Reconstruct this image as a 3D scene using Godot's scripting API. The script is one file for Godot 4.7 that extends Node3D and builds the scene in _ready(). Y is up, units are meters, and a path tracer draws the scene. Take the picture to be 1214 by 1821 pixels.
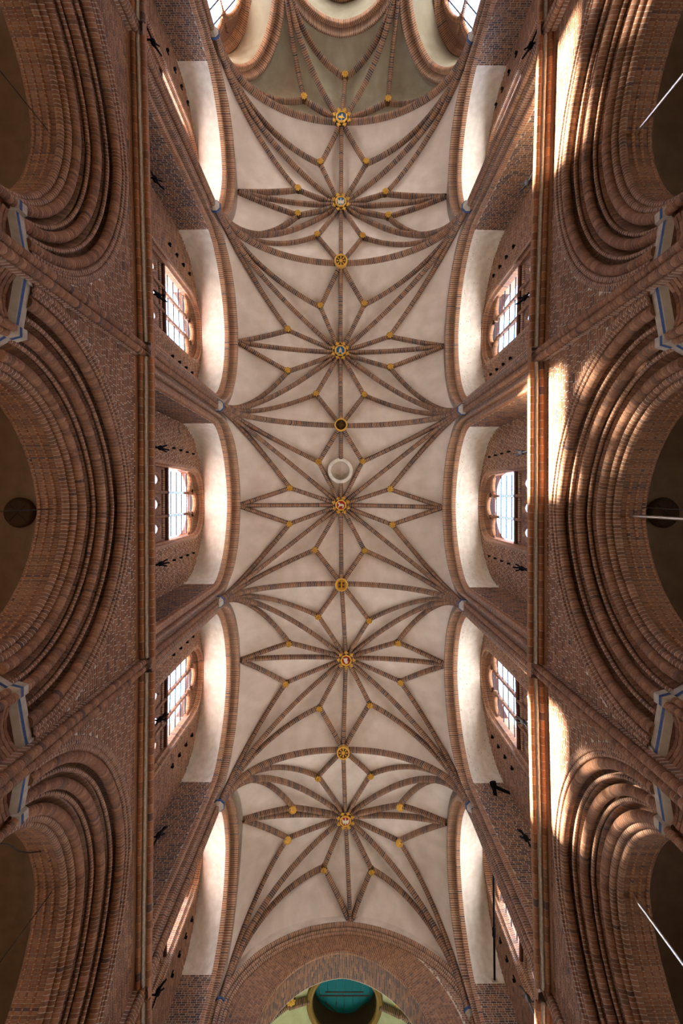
extends Node3D
# A brick church nave seen from its floor, looking straight up. x across the nave, h above the lens, w along the nave.

const EYE := 1.6
const ORD := ["first", "second", "third", "fourth", "fifth", "sixth"]
const SIDE := ["left", "right"]
const BAYS := ["topmost", "upper", "middle", "lower", "lowest"]
# springers of the vault on the bay lines: [left x, left w, right x, right w]
const KP := [[-6.74, -24.52, 6.92, -24.28], [-6.68, -15.40, 6.65, -15.38], [-6.50, -4.87, 6.41, -4.69], [-6.47, 5.46, 6.44, 5.64], [-6.47, 16.21, 6.86, 16.27], [-6.41, 26.65, 6.77, 27.13]]
# inner face of the arcade wall on the bay lines
const XF := [[7.0, 7.05], [6.95, 6.97], [6.68, 6.66], [6.65, 6.64], [6.78, 6.88], [6.75, 6.95]]
const TP := [[0.0, 28.8, -24.51], [-0.04, 28.8, -15.3], [-0.04, 28.8, -4.73], [0.0, 28.8, 5.58], [0.11, 28.8, 16.4], [0.57, 28.2, 27.12]]
const CP := [[-0.04, -19.94], [-0.08, -9.93], [-0.04, 0.46], [0.31, 10.89], [0.27, 21.7]]
const INP := [[-1.39, -22.21, 1.63, -22.23, -1.61, -17.43, 1.39, -17.34], [-1.4, -12.72, 1.5, -12.85, -1.69, -6.91, 1.5, -6.85], [-1.52, -2.4, 1.39, -2.43, -1.76, 3.41, 1.52, 3.45], [-1.54, 7.83, 1.82, 8.09, -1.46, 13.89, 1.87, 13.67], [-1.55, 18.49, 1.93, 18.35, -1.16, 24.52, 1.98, 24.66]]
const OUP := [[-2.87, -20.4, 2.89, -20.16, -2.87, -18.74, 3.08, -18.63], [-3.53, -11.12, 3.17, -10.72, -3.55, -8.4, 3.21, -8.66], [-3.4, -0.67, 3.19, -0.6, -3.42, 1.69, 3.34, 1.75], [-3.47, 9.59, 3.71, 9.54, -3.66, 12.22, 3.87, 12.13], [-3.21, 20.49, 3.86, 20.33, -3.55, 22.5, 3.8, 22.69]]
const WP := [[-6.52, -19.23, 6.6, -18.95], [-6.55, -9.81, 6.43, -9.56], [-6.52, 0.46, 6.41, 0.57], [-6.35, 10.16, 6.61, 10.45], [-6.2, 20.17, 6.61, 20.35]]
const HK := 23.3

var M := {}
var rng := RandomNumberGenerator.new()
var taken := {}
var brick_mesh: ArrayMesh
var pal_red: Array
var pal_dark: Array
var pal_orange: Array
var pal_rib: Array
var mortar: Color

func P(x: float, h: float, w: float) -> Vector3:
	return Vector3(x, h + EYE, -w)

func srgb(r: float, g: float, b: float) -> Color:
	return Color(r / 255.0, g / 255.0, b / 255.0).srgb_to_linear()

func in_view(p: Vector3, grow := 1.22) -> bool:
	var h := p.y - EYE
	if h < 0.5: return false
	return absf(785.0 * p.x / h) < 607.0 * grow and absf(-785.0 * p.z / h - 25.0) < 911.0 * grow

# ---------------------------------------------------------------- mesh collecting
class Acc:
	var v := PackedVector3Array()
	var n := PackedVector3Array()
	var c := PackedColorArray()
	var i := PackedInt32Array()
	func tri(a: Vector3, b: Vector3, d: Vector3, col := Color.WHITE):
		var nn := (d - a).cross(b - a).normalized()
		var k := v.size()
		v.append(a); v.append(b); v.append(d)
		for q in 3:
			n.append(nn); c.append(col); i.append(k + q)
	func quad(a: Vector3, b: Vector3, d: Vector3, e: Vector3, col := Color.WHITE):
		var nn := (d - a).cross(b - a).normalized()
		var k := v.size()
		v.append(a); v.append(b); v.append(d); v.append(e)
		for q in 4:
			n.append(nn); c.append(col)
		for q in [0, 1, 2, 0, 2, 3]: i.append(k + q)
	func grid(rows: Array, cols: Array):
		var nr := rows.size()
		var nc: int = rows[0].size()
		var k := v.size()
		for r in nr:
			var ra: PackedVector3Array = rows[maxi(r - 1, 0)]
			var rb: PackedVector3Array = rows[mini(r + 1, nr - 1)]
			var row: PackedVector3Array = rows[r]
			for q in nc:
				var du := row[mini(q + 1, nc - 1)] - row[maxi(q - 1, 0)]
				var dv := rb[q] - ra[q]
				var nn := dv.cross(du)
				v.append(row[q])
				n.append(nn.normalized() if nn.length_squared() > 1e-14 else Vector3.DOWN)
				c.append(cols[r] if cols.size() > 1 else cols[0])
		for r in nr - 1:
			for q in nc - 1:
				var a := k + r * nc + q
				i.append(a); i.append(a + 1); i.append(a + nc + 1)
				i.append(a); i.append(a + nc + 1); i.append(a + nc)
	func box(t: Transform3D, s: Vector3, col := Color.WHITE):
		var p := []
		for q in 8:
			p.append(t * (Vector3(float(q & 1) - 0.5, float((q >> 1) & 1) - 0.5, float((q >> 2) & 1) - 0.5) * s))
		for f in [[0, 1, 3, 2], [5, 4, 6, 7], [4, 0, 2, 6], [1, 5, 7, 3], [2, 3, 7, 6], [4, 5, 1, 0]]:
			quad(p[f[0]], p[f[3]], p[f[2]], p[f[1]], col)
	func tube(pts: PackedVector3Array, r: float, sides := 8, col := Color.WHITE, caps := true):
		var rows := []
		var up := Vector3.UP
		for q in pts.size():
			var t := (pts[mini(q + 1, pts.size() - 1)] - pts[maxi(q - 1, 0)]).normalized()
			if absf(t.dot(up)) > 0.95: up = Vector3.RIGHT
			var a := t.cross(up).normalized()
			var b := a.cross(t)
			up = b
			var ring := PackedVector3Array()
			for s in sides + 1:
				var g := TAU * s / sides
				ring.append(pts[q] + (a * cos(g) + b * sin(g)) * r)
			rows.append(ring)
		grid(rows, [col])
		if caps:
			for e in [0, rows.size() - 1]:
				for s in sides:
					tri(pts[e], rows[e][s], rows[e][s + 1], col)
	# turned about an axis through o: prof of (radius, height along ax)
	func lathe(o: Vector3, ax: Vector3, prof: Array, sides := 16, col := Color.WHITE, ph := 0.0, flat := false):
		var a := ax.cross(Vector3.RIGHT if absf(ax.x) < 0.7 else Vector3.UP).normalized()
		var b := ax.cross(a)
		var rows := []
		for q in prof:
			var ring := PackedVector3Array()
			for s in sides + 1:
				var g := TAU * s / sides + ph
				ring.append(o + ax * q.y + (a * cos(g) + b * sin(g)) * q.x)
			rows.append(ring)
		if not flat:
			grid(rows, [col])
			return
		for r in rows.size() - 1:
			for s in sides:
				quad(rows[r][s], rows[r][s + 1], rows[r + 1][s + 1], rows[r + 1][s], col)
	func mesh() -> ArrayMesh:
		var arr := []
		arr.resize(Mesh.ARRAY_MAX)
		arr[Mesh.ARRAY_VERTEX] = v
		arr[Mesh.ARRAY_NORMAL] = n
		arr[Mesh.ARRAY_COLOR] = c
		arr[Mesh.ARRAY_INDEX] = i
		var m := ArrayMesh.new()
		m.add_surface_from_arrays(Mesh.PRIMITIVE_TRIANGLES, arr)
		return m

class Course:   # a line that bricks follow, with its side and outward directions
	var p := PackedVector3Array()
	var s := PackedVector3Array()
	var o := PackedVector3Array()
	var l := PackedFloat32Array()
	func total() -> float: return l[l.size() - 1]
	func at(d: float) -> Array:
		var lo := 0
		var hi := l.size() - 1
		while hi - lo > 1:
			var m := (lo + hi) >> 1
			if l[m] <= d: lo = m
			else: hi = m
		var f := clampf((d - l[lo]) / maxf(l[hi] - l[lo], 1e-6), 0.0, 1.0)
		return [p[lo].lerp(p[hi], f), s[lo].lerp(s[hi], f).normalized(), o[lo].lerp(o[hi], f).normalized(), (p[hi] - p[lo]).normalized()]

class Frame:    # one bay of wall: s along it, d into it, h up
	var a: Vector3
	var t: Vector3
	var n: Vector3
	var length: float
	func pt(s: float, d: float, h: float) -> Vector3: return a + t * s + n * d + Vector3(0, h, 0)

func frame(x0: float, w0: float, x1: float, w1: float, out: Vector3) -> Frame:
	var f := Frame.new()
	f.a = P(x0, 0, w0)
	var b := P(x1, 0, w1)
	f.length = f.a.distance_to(b)
	f.t = (b - f.a) / f.length
	f.n = Vector3(f.t.z, 0, -f.t.x)
	if f.n.dot(out) < 0: f.n = -f.n
	return f

func numbered(called: String) -> String:
	var k: int = taken.get(called, 0)
	taken[called] = k + 1
	return called if k == 0 else "%s_%03d" % [called, k]

func put(acc: Acc, called: String, mat: Material, parent: Node = null, kind := "") -> MeshInstance3D:
	var o := MeshInstance3D.new()
	o.mesh = acc.mesh()
	o.material_override = null
	o.mesh.surface_set_material(0, mat)
	o.name = numbered(called) if parent == null else called
	if kind: o.set_meta("kind", kind)
	(parent if parent else self).add_child(o, true)
	return o

func tag(o: Node, label: String, category: String, group := "", kind := ""):
	o.set_meta("label", label)
	o.set_meta("category", category)
	if group: o.set_meta("group", group)
	if kind: o.set_meta("kind", kind)

func base(called: String, label: String, category: String, group := "", kind := "") -> Node3D:
	var o := Node3D.new()
	o.name = numbered(called)
	add_child(o)
	tag(o, label, category, group, kind)
	return o

func tone(pal: Array) -> int:
	var r := rng.randf()
	for k in pal.size():
		r -= pal[k][1]
		if r <= 0: return k
	return 0

func jitter(c: Color) -> Color:
	var f := rng.randf_range(0.88, 1.12)
	return Color(c.r * f, c.g * f, c.b * f)

func tint(pal: Array) -> Color:
	return jitter(pal[tone(pal)][0])

# ---------------------------------------------------------------- curves
func arch_h(s: float, half: float, rise: float, h0: float) -> float:
	var q := clampf(absf(s) / half, 0.0, 1.0)
	return h0 + rise * (0.93 * sqrt(maxf(0.0, 1.0 - q * q)) + 0.07 * (1.0 - q))

func course(pts: PackedVector3Array, side: Vector3, towards: Vector3) -> Course:
	var c := Course.new()
	c.p = pts
	var d := 0.0
	for k in pts.size():
		if k > 0: d += pts[k].distance_to(pts[k - 1])
		c.l.append(d)
		var t := (pts[mini(k + 1, pts.size() - 1)] - pts[maxi(k - 1, 0)]).normalized()
		var o := side.cross(t).normalized()
		if o.dot(towards - pts[k]) < 0: o = -o
		c.s.append(side)
		c.o.append(o)
	return c

# an arch in a bay of wall; foot: how far its legs run straight down
func arch_course(f: Frame, mid: float, d: float, half: float, rise: float, h0: float, foot := -1.0, n := 56) -> Course:
	var pts := PackedVector3Array()
	if foot > 0:
		for k in 12: pts.append(f.pt(mid - half, d, lerpf(foot, h0, k / 12.0)))
	for k in n + 1:
		var g := PI * k / n
		pts.append(f.pt(mid - half * cos(g), d, arch_h(half * cos(g), half, rise, h0)))
	if foot > 0:
		for k in 12: pts.append(f.pt(mid + half, d, lerpf(h0, foot, (k + 1) / 12.0)))
	return course(pts, f.n, f.pt(mid, d, h0 - rise * 0.2 if foot < 0 else h0 - 0.5))

func straight_fix(c: Course, f: Frame, mid_pt: Vector3):
	for k in c.p.size():
		if c.o[k].dot(mid_pt - c.p[k]) < 0: c.o[k] = -c.o[k]

func circle(cx: float, cy: float, r: float, a0: float, a1: float, n: int) -> PackedVector2Array:
	var out := PackedVector2Array()
	for k in n + 1:
		var g := deg_to_rad(lerpf(a0, a1, float(k) / n))
		out.append(Vector2(cx + r * cos(g), cy + r * sin(g)))
	return out

func ring(a: Array, prof: PackedVector2Array, cut := 0.0) -> PackedVector3Array:
	var out := PackedVector3Array()
	for q in prof: out.append(a[0] + a[1] * q.x + a[2] * (q.y - cut))
	return out

# bricks of one profile laid along a course; d0..d1 limits the stretch
func sweep(acc: Acc, c: Course, prof: PackedVector2Array, pal: Array, pitch := 0.115, joint := 0.02, d0 := 0.0, d1 := -1.0):
	var tot := c.total() if d1 < 0 else d1
	var count := maxi(1, roundi((tot - d0) / pitch))
	var st := (tot - d0) / count
	for k in count:
		var a := d0 + st * k
		var col := tint(pal)
		acc.grid([ring(c.at(a + joint * 0.5), prof), ring(c.at(a + st - joint * 0.5), prof)], [col])
		if k < count - 1:
			acc.grid([ring(c.at(a + st - joint * 0.5), prof, 0.006), ring(c.at(a + st + joint * 0.5), prof, 0.006)], [mortar])

# plain sweep without joints
func band(acc: Acc, c: Course, prof: PackedVector2Array, col: Color, step := 0.3):
	var rows := []
	var n := maxi(2, ceili(c.total() / step))
	for k in n + 1: rows.append(ring(c.at(c.total() * k / n), prof))
	acc.grid(rows, [col])

# bricks of one profile as parts of their own, the nearest n_own of them; the others joined
func pieces(parent: Node, called: String, c: Course, prof: PackedVector2Array, pal: Array, pitch: float, joint: float, n_own: int, rest: Acc):
	var m := Acc.new()
	var rows := []
	for z in [-0.5, 0.5]:
		var r := PackedVector3Array()
		for q in prof: r.append(Vector3(q.x, q.y, z))
		rows.append(r)
	m.grid(rows, [Color.WHITE])
	for e in 2:
		for k in range(1, prof.size() - 1):
			if e == 0: m.tri(rows[0][0], rows[0][k], rows[0][k + 1])
			else: m.tri(rows[1][0], rows[1][k + 1], rows[1][k])
	var mesh := m.mesh()
	var count := maxi(1, roundi(c.total() / pitch))
	var st := c.total() / count
	var near := []
	for k in count:
		var a := c.at(st * (k + 0.5))
		if in_view(a[0], 1.05): near.append([a[0].y, k])
	near.sort_custom(func(x, y): return x[0] < y[0])
	var own := {}
	for k in mini(n_own, near.size()): own[near[k][1]] = true
	for k in count:
		if own.has(k):
			var a := c.at(st * (k + 0.5))
			var o := MeshInstance3D.new()
			o.name = called
			o.mesh = mesh
			var t: Vector3 = a[1].cross(a[2])
			o.transform = Transform3D(Basis(a[1], a[2], t * (st - joint)), a[0])
			o.material_override = M.tones[pal[tone(pal)][2]][rng.randi() % 2]
			parent.add_child(o, true)
		else:
			sweep(rest, c, prof, pal, st, joint, st * k, st * (k + 1))
	var under := PackedVector2Array()
	for q in prof: under.append(q)
	var mid := Vector2.ZERO
	for q in prof: mid += q / prof.size()
	for k in under.size(): under[k] = mid + (under[k] - mid) * 0.93
	band(rest, c, under, mortar, 0.12)

# ---------------------------------------------------------------- walls of bricks
func brick_wall(out: Array, o: Vector3, u: Vector3, nrm: Vector3, u0: float, u1: float, h0: float, h1: float, inside: Callable, pal: Array, pitch := 0.105):
	var uu := u
	if u.cross(Vector3.UP).dot(nrm) < 0: uu = -u
	var k0 := floori(h0 / pitch)
	for k in range(k0, ceili(h1 / pitch)):
		var h := (k + 0.5) * pitch
		var x: float = u0 - [0.0, 0.22, 0.1, 0.33][posmod(k, 4)] - 0.02
		var q := k
		while x < u1:
			var ln := 0.28 if q % 3 != 0 else 0.135
			q += 1
			var a := maxf(x, u0)
			var b := minf(x + ln, u1)
			x += ln + 0.024
			if b - a < 0.05: continue
			var mid := (a + b) * 0.5
			if not inside.call(mid, h): continue
			var le: bool = inside.call(a, h)
			var re: bool = inside.call(b, h)
			if not le and not re:
				continue
			if not le: a = mid
			if not re: b = mid
			mid = (a + b) * 0.5
			var p := o + u * mid + Vector3(0, h, 0)
			if not in_view(p): continue
			out.append([Transform3D(Basis(uu * (b - a), Vector3(0, pitch - 0.024, 0), nrm * 0.013), p), tone(pal), pal])

# the nearest n_own bricks become parts, the others one joined part
func lay(parent: Node, list: Array, n_own: int):
	for b in list:
		var h: float = b[0].origin.y - EYE
		b.append(h if in_view(b[0].origin, 0.99) else h + 100.0)
	list.sort_custom(func(x, y): return x[3] < y[3])
	var k0 := 0
	while k0 < mini(n_own, list.size()) and list[k0][3] < 100.0:
		var o := MeshInstance3D.new()
		o.name = "brick"
		o.mesh = brick_mesh
		o.transform = list[k0][0]
		o.material_override = M.tones[list[k0][2][list[k0][1]][2]][rng.randi() % 2]
		parent.add_child(o, true)
		k0 += 1
	if k0 >= list.size(): return
	var mm := MultiMesh.new()
	mm.transform_format = MultiMesh.TRANSFORM_3D
	mm.use_colors = true
	mm.mesh = brick_mesh
	mm.instance_count = list.size() - k0
	for k in mm.instance_count:
		mm.set_instance_transform(k, list[k0 + k][0])
		mm.set_instance_color(k, jitter(list[k0 + k][2][list[k0 + k][1]][0]))
	var o := MultiMeshInstance3D.new()
	o.name = "brickwork"
	o.multimesh = mm
	o.material_override = M.brick
	o.set_meta("kind", "stuff")
	parent.add_child(o, true)

# ---------------------------------------------------------------- materials
func noise_tex(freq: float, size: int, a: Color, b: Color, oct := 5, sd := 1) -> NoiseTexture2D:
	var n := FastNoiseLite.new()
	n.noise_type = FastNoiseLite.TYPE_SIMPLEX_SMOOTH
	n.frequency = freq
	n.fractal_octaves = oct
	n.seed = sd
	var t := NoiseTexture2D.new()
	t.width = size; t.height = size
	t.seamless = true
	t.noise = n
	var g := Gradient.new()
	g.set_color(0, a); g.set_color(1, b)
	t.color_ramp = g
	return t

func std(name_: String, col: Color, rough := 0.9, tex: Texture2D = null, scale := 1.0, vc := false) -> StandardMaterial3D:
	var m := StandardMaterial3D.new()
	m.resource_name = name_
	m.albedo_color = col.linear_to_srgb()
	m.roughness = rough
	m.metallic_specular = 0.3
	if tex:
		m.albedo_texture = tex
		m.uv1_triplanar = true
		m.uv1_world_triplanar = true
		m.uv1_scale = Vector3.ONE * scale
	m.vertex_color_use_as_albedo = vc
	return m

func materials():
	var grain := noise_tex(0.02, 512, Color(0.78, 0.78, 0.78), Color(1, 1, 1), 5, 3)
	var cloud := noise_tex(0.006, 1024, Color(0.86, 0.84, 0.82), Color(1, 1, 1), 6, 7)
	M.grain = grain
	M.brick = std("brick", Color.WHITE, 0.85, grain, 1.4, true)
	M.mortar = std("mortar", mortar, 0.95, grain, 0.8)
	M.plaster = std("plaster", srgb(222, 211, 204), 0.95, cloud, 0.12)
	M.plaster.heightmap_enabled = false
	M.soffit = std("limewash", srgb(226, 221, 213), 0.95, cloud, 0.35)
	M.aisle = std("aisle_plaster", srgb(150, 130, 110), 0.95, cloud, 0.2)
	M.green = std("green_limewash", srgb(188, 194, 156), 0.95, cloud, 0.2)
	M.stone = std("grey_stone", srgb(186, 178, 164), 0.9, cloud, 0.6)
	M.blue = std("blue_paint", srgb(66, 94, 142), 0.7, grain, 1.0)
	M.floor = std("floor_stone", srgb(86, 77, 69), 0.7, cloud, 0.3)
	M.out = std("outer_render", srgb(170, 120, 95), 0.95)
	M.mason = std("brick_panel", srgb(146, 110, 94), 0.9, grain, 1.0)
	M.tile = std("roof_tile", srgb(150, 90, 70), 0.9)
	M.iron = std("black_iron", srgb(20, 20, 23), 0.85)
	M.iron.metallic_specular = 0.1
	M.bar = std("glazing_bar", srgb(58, 58, 68), 0.6)
	M.rope = std("rope", srgb(226, 222, 214), 0.9)
	M.steel = std("sunlit_look_steel", srgb(235, 235, 230), 0.28)  # polished metal stands in for sunlight on the right-hand cords
	M.steel.metallic = 1.0
	M.wire = std("dark_cable", srgb(60, 54, 50), 0.8)
	M.gold = std("gilding", srgb(236, 186, 86), 0.42, grain, 6.0)
	M.gold.metallic = 0.2
	M.old_gold = std("dull_gilding", srgb(92, 64, 30), 0.5, grain, 6.0)
	M.pit = std("dark_ground", srgb(62, 44, 26), 0.9)
	M.azure = std("azure_paint", srgb(34, 98, 150), 0.7, grain, 3.0)
	M.crimson = std("crimson_paint", srgb(158, 30, 30), 0.7, grain, 3.0)
	M.white = std("white_paint", srgb(222, 212, 190), 0.8, grain, 3.0)
	M.flesh = std("flesh_paint", srgb(214, 150, 104), 0.8)
	M.teal = std("teal_paint", srgb(22, 122, 132), 0.7, grain, 1.2)
	M.ringwood = std("oculus_moulding", srgb(150, 120, 62), 0.6, grain, 2.0)
	M.darkwood = std("dark_wood", srgb(84, 64, 48), 0.7, grain, 2.0)
	M.darkbrick = std("dark_glazed_brick", srgb(96, 58, 44), 0.45, grain, 2.0)
	M.choir = std("shade_toned_choir_limewash", srgb(164, 158, 139), 0.95, cloud, 0.2)  # olive limewash with the shadow of the choir put into its darker tone
	M.fleck = std("red_paint_trace", srgb(150, 98, 84), 0.95)
	M.glass = StandardMaterial3D.new()
	M.glass.resource_name = "window_glass"
	M.glass.albedo_color = Color(0.9, 0.95, 1.0, 0.08)
	M.glass.transparency = BaseMaterial3D.TRANSPARENCY_ALPHA
	M.glass.roughness = 0.08
	M.dim_glass = StandardMaterial3D.new()
	M.dim_glass.resource_name = "cloudy_glass"
	M.dim_glass.albedo_color = Color(0.55, 0.64, 0.72, 0.72)
	M.dim_glass.transparency = BaseMaterial3D.TRANSPARENCY_ALPHA
	M.dim_glass.roughness = 0.12
	M.lamp = std("lamp_globe", srgb(255, 236, 205), 0.4)
	M.lamp.emission_enabled = true
	M.lamp.emission = Color(1.0, 0.78, 0.5)
	M.lamp.emission_energy_multiplier = 3.0
	var cols := [srgb(162, 120, 93), srgb(148, 107, 83), srgb(136, 103, 85), srgb(108, 86, 82), srgb(172, 128, 102), srgb(94, 80, 80), srgb(178, 124, 88), srgb(158, 108, 78)]
	M.tones = []
	for k in cols.size():
		var two := []
		for f in [0.92, 1.08]:
			two.append(std("brick_tone", Color(cols[k].r * f, cols[k].g * f, cols[k].b * f), 0.85, grain, 1.4))
		M.tones.append(two)
	# [linear colour, share, tone number]
	pal_red = [[cols[0], 0.36, 0], [cols[1], 0.34, 1], [cols[2], 0.2, 2], [cols[4], 0.09, 4], [cols[3], 0.01, 3]]
	pal_rib = [[cols[1], 0.3, 1], [cols[2], 0.28, 2], [cols[0], 0.16, 0], [cols[3], 0.2, 3], [cols[5], 0.06, 5]]
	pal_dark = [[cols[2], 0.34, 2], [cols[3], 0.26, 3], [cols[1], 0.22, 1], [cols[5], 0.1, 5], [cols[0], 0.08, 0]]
	pal_orange = [[cols[6], 0.36, 6], [cols[7], 0.3, 7], [cols[0], 0.22, 0], [cols[1], 0.1, 1], [cols[3], 0.02, 3]]

func make_brick():
	var a := Acc.new()
	var x := 0.475
	var y := 0.44
	var f := [Vector3(-x, -y, 1), Vector3(x, -y, 1), Vector3(x, y, 1), Vector3(-x, y, 1)]
	var b := [Vector3(-0.5, -0.5, 0.75), Vector3(0.5, -0.5, 0.75), Vector3(0.5, 0.5, 0.75), Vector3(-0.5, 0.5, 0.75)]
	var g := [Vector3(-0.5, -0.5, -1), Vector3(0.5, -0.5, -1), Vector3(0.5, 0.5, -1), Vector3(-0.5, 0.5, -1)]
	a.quad(f[3], f[2], f[1], f[0])
	for k in 4:
		var j := (k + 1) % 4
		a.quad(f[j], b[j], b[k], f[k])
		a.quad(b[j], g[j], g[k], b[k])
	brick_mesh = a.mesh()
	brick_mesh.surface_set_material(0, M.brick)

# ================================================================ the scene
func _ready():
	rng.seed = 20240
	var cam := Camera3D.new()
	cam.name = "camera"
	cam.projection = Camera3D.PROJECTION_FRUSTUM
	cam.near = 0.1
	cam.far = 300.0
	cam.size = 0.1 * 1821.0 / 785.0
	cam.frustum_offset = Vector2(0, -0.1 * 24.5 / 785.0)
	cam.transform = Transform3D(Basis(Vector3.RIGHT, Vector3(0, 0, 1), Vector3.DOWN), Vector3(0, EYE, 0))
	add_child(cam)
	var env := Environment.new()
	var sky := Sky.new()
	var sm := ProceduralSkyMaterial.new()
	sm.sky_top_color = Color(0.55, 0.68, 0.88)
	sm.sky_horizon_color = Color(0.86, 0.90, 0.96)
	sm.ground_horizon_color = Color(0.6, 0.59, 0.58)
	sm.ground_bottom_color = Color(0.47, 0.46, 0.45)
	sm.sun_angle_max = 60.0
	sm.sky_energy_multiplier = 2.7
	sm.ground_energy_multiplier = 5.0
	sky.sky_material = sm
	env.background_mode = Environment.BG_SKY
	env.sky = sky
	env.tonemap_mode = Environment.TONE_MAPPER_LINEAR
	env.tonemap_exposure = 2.1
	env.sdfgi_enabled = true
	env.ssao_enabled = true
	env.ssil_enabled = true
	var we := WorldEnvironment.new()
	we.name = "environment"
	we.environment = env
	add_child(we)
	var sun := DirectionalLight3D.new()
	sun.name = "sun"
	sun.light_energy = 20.0
	sun.light_color = Color(1.0, 0.94, 0.86)
	sun.light_angular_distance = 2.6
	sun.shadow_enabled = true
	sun.look_at_from_position(Vector3.ZERO, Vector3(15.7, -9.3, 2.3), Vector3.UP)
	add_child(sun)

	mortar = srgb(218, 207, 192)
	materials()
	make_brick()
	shell()
	var walls := [base("wall_left", "long left wall of red brick with recessed window bays above the arcade", "wall", "", "structure"), base("wall_right", "long right wall of red brick with sunlit patches above the arcade", "wall", "", "structure")]
	var wall_back := base("wall_back", "polygonal choir wall behind the topmost vault with brick window arches", "wall", "", "structure")
	vaults()
	for sd in 2:
		for k in 5: bay(k, sd, walls[sd])
		string_course(sd)
	choir(wall_back)
	shafts()
	piers()
	end_wall()
	bosses()
	fittings()

# ---------------------------------------------------------------- the closed building
func slab(parent: Node, called: String, lo: Vector3, hi: Vector3, mat: Material):
	var a := Acc.new()
	var c := (lo + hi) * 0.5
	a.box(Transform3D(Basis(), Vector3(c.x, c.y + EYE, -c.z)), Vector3(absf(hi.x - lo.x), absf(hi.y - lo.y), absf(hi.z - lo.z)))
	return put(a, called, mat, parent)

func shell():
	# corners are given as (x, h, w)
	var fl := base("floor", "worn grey stone floor of the nave and aisles", "floor", "", "structure")
	slab(fl, "paving", Vector3(-15.2, -EYE - 0.3, -32), Vector3(15.2, -EYE, 42), M.floor)
	var rf := base("roof", "roof deck closing the church above its vaults", "roof", "", "structure")
	slab(rf, "deck", Vector3(-10.5, 33, -32), Vector3(10.5, 33.4, 42), M.out)
	for sg in [-1, 1]:
		var a := Acc.new()
		var p := [P(sg * 15.2, 15.6, -32), P(sg * 9.4, 18.3, -32), P(sg * 9.4, 18.3, 42), P(sg * 15.2, 15.6, 42)]
		a.quad(p[0], p[1], p[2], p[3])
		for k in 4: p[k] -= Vector3(0, 0.3, 0)
		a.quad(p[3], p[2], p[1], p[0])
		put(a, "aisle_roof", M.tile, rf)
	var ow := base("wall_outer", "plain outer walls of the aisles and gable ends", "wall", "", "structure")
	for sg in [-1, 1]:
		# outer aisle walls with a tall opening in every bay
		var w0 := -32.0
		for c in [-20.0, -10.0, 0.4, 10.9, 21.6]:
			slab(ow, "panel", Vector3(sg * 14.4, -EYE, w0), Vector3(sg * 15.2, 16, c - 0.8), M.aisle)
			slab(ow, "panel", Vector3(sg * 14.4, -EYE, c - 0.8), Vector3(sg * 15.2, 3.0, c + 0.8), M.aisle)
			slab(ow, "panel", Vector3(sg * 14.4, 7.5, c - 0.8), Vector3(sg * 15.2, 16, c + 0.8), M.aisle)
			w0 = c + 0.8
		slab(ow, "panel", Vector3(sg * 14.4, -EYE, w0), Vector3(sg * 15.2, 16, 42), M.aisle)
		slab(ow, "panel", Vector3(sg * 7.1, -EYE, -32), Vector3(sg * 15.2, 18.2, -31.2), M.aisle)
		slab(ow, "panel", Vector3(sg * 7.1, -EYE, 41.2), Vector3(sg * 15.2, 18.2, 42), M.aisle)
		# the tower hall beyond the end wall
		slab(ow, "panel", Vector3(sg * 7.2, -EYE, 28.7), Vector3(sg * 10.4, 33, 41.4), M.green)
	slab(ow, "panel", Vector3(-10.4, -EYE, 41.2), Vector3(-2.2, 33, 42), M.green)
	slab(ow, "panel", Vector3(2.2, -EYE, 41.2), Vector3(10.4, 33, 42), M.green)
	slab(ow, "panel", Vector3(-2.2, -EYE, 41.2), Vector3(2.2, 3, 42), M.green)
	slab(ow, "panel", Vector3(-2.2, 22, 41.2), Vector3(2.2, 33, 42), M.green)
	# cross vaults over the aisles
	for sd in 2:
		var sg := sd * 2 - 1
		var cl := base("ceiling", "dim brownish plaster cross vault over the %s aisle behind the arches" % SIDE[sd], "ceiling", "", "structure")
		for k in 5:
			var wa: float = KP[k][sd * 2 + 1]
			var wb: float = KP[k + 1][sd * 2 + 1]
			if k == 0: wa -= 7.5
			if k == 4: wb += 15.0
			var rows := []
			for r in 33:
				var u := r / 16.0 - 1.0
				var row := PackedVector3Array()
				for q in 25:
					var b := q / 12.0 - 1.0
					var hh := 9.8 + maxf(5.7 * sqrt(maxf(0, 1 - u * u)), 5.7 * sqrt(maxf(0, 1 - b * b)))
					row.append(P(sg * (11.45 + b * 3.1), hh, lerpf(wa, wb, r / 32.0)))
				rows.append(row)
			var a := Acc.new()
			a.grid(rows, [Color.WHITE])
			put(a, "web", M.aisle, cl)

# ---------------------------------------------------------------- one bay of wall
func bf(k: int, sd: int) -> Frame:
	var sg := sd * 2 - 1
	return frame(sg * XF[k][sd], KP[k][sd * 2 + 1], sg * XF[k + 1][sd], KP[k + 1][sd * 2 + 1], Vector3(sg, 0, 0))

func strips(acc: Acc, f: Frame, d: float, s0: float, s1: float, n: int, low: Callable, high: Callable):
	for k in n:
		var a := lerpf(s0, s1, float(k) / n)
		var b := lerpf(s0, s1, float(k + 1) / n)
		var e := (b - a) * 0.002
		var la: float = low.call(a + e); var lb: float = low.call(b - e)
		var ha: float = high.call(a + e); var hb: float = high.call(b - e)
		if ha <= la + 0.001 and hb <= lb + 0.001: continue
		acc.quad(f.pt(a, d, la), f.pt(a, d, maxf(ha, la)), f.pt(b, d, maxf(hb, lb)), f.pt(b, d, lb))

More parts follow.
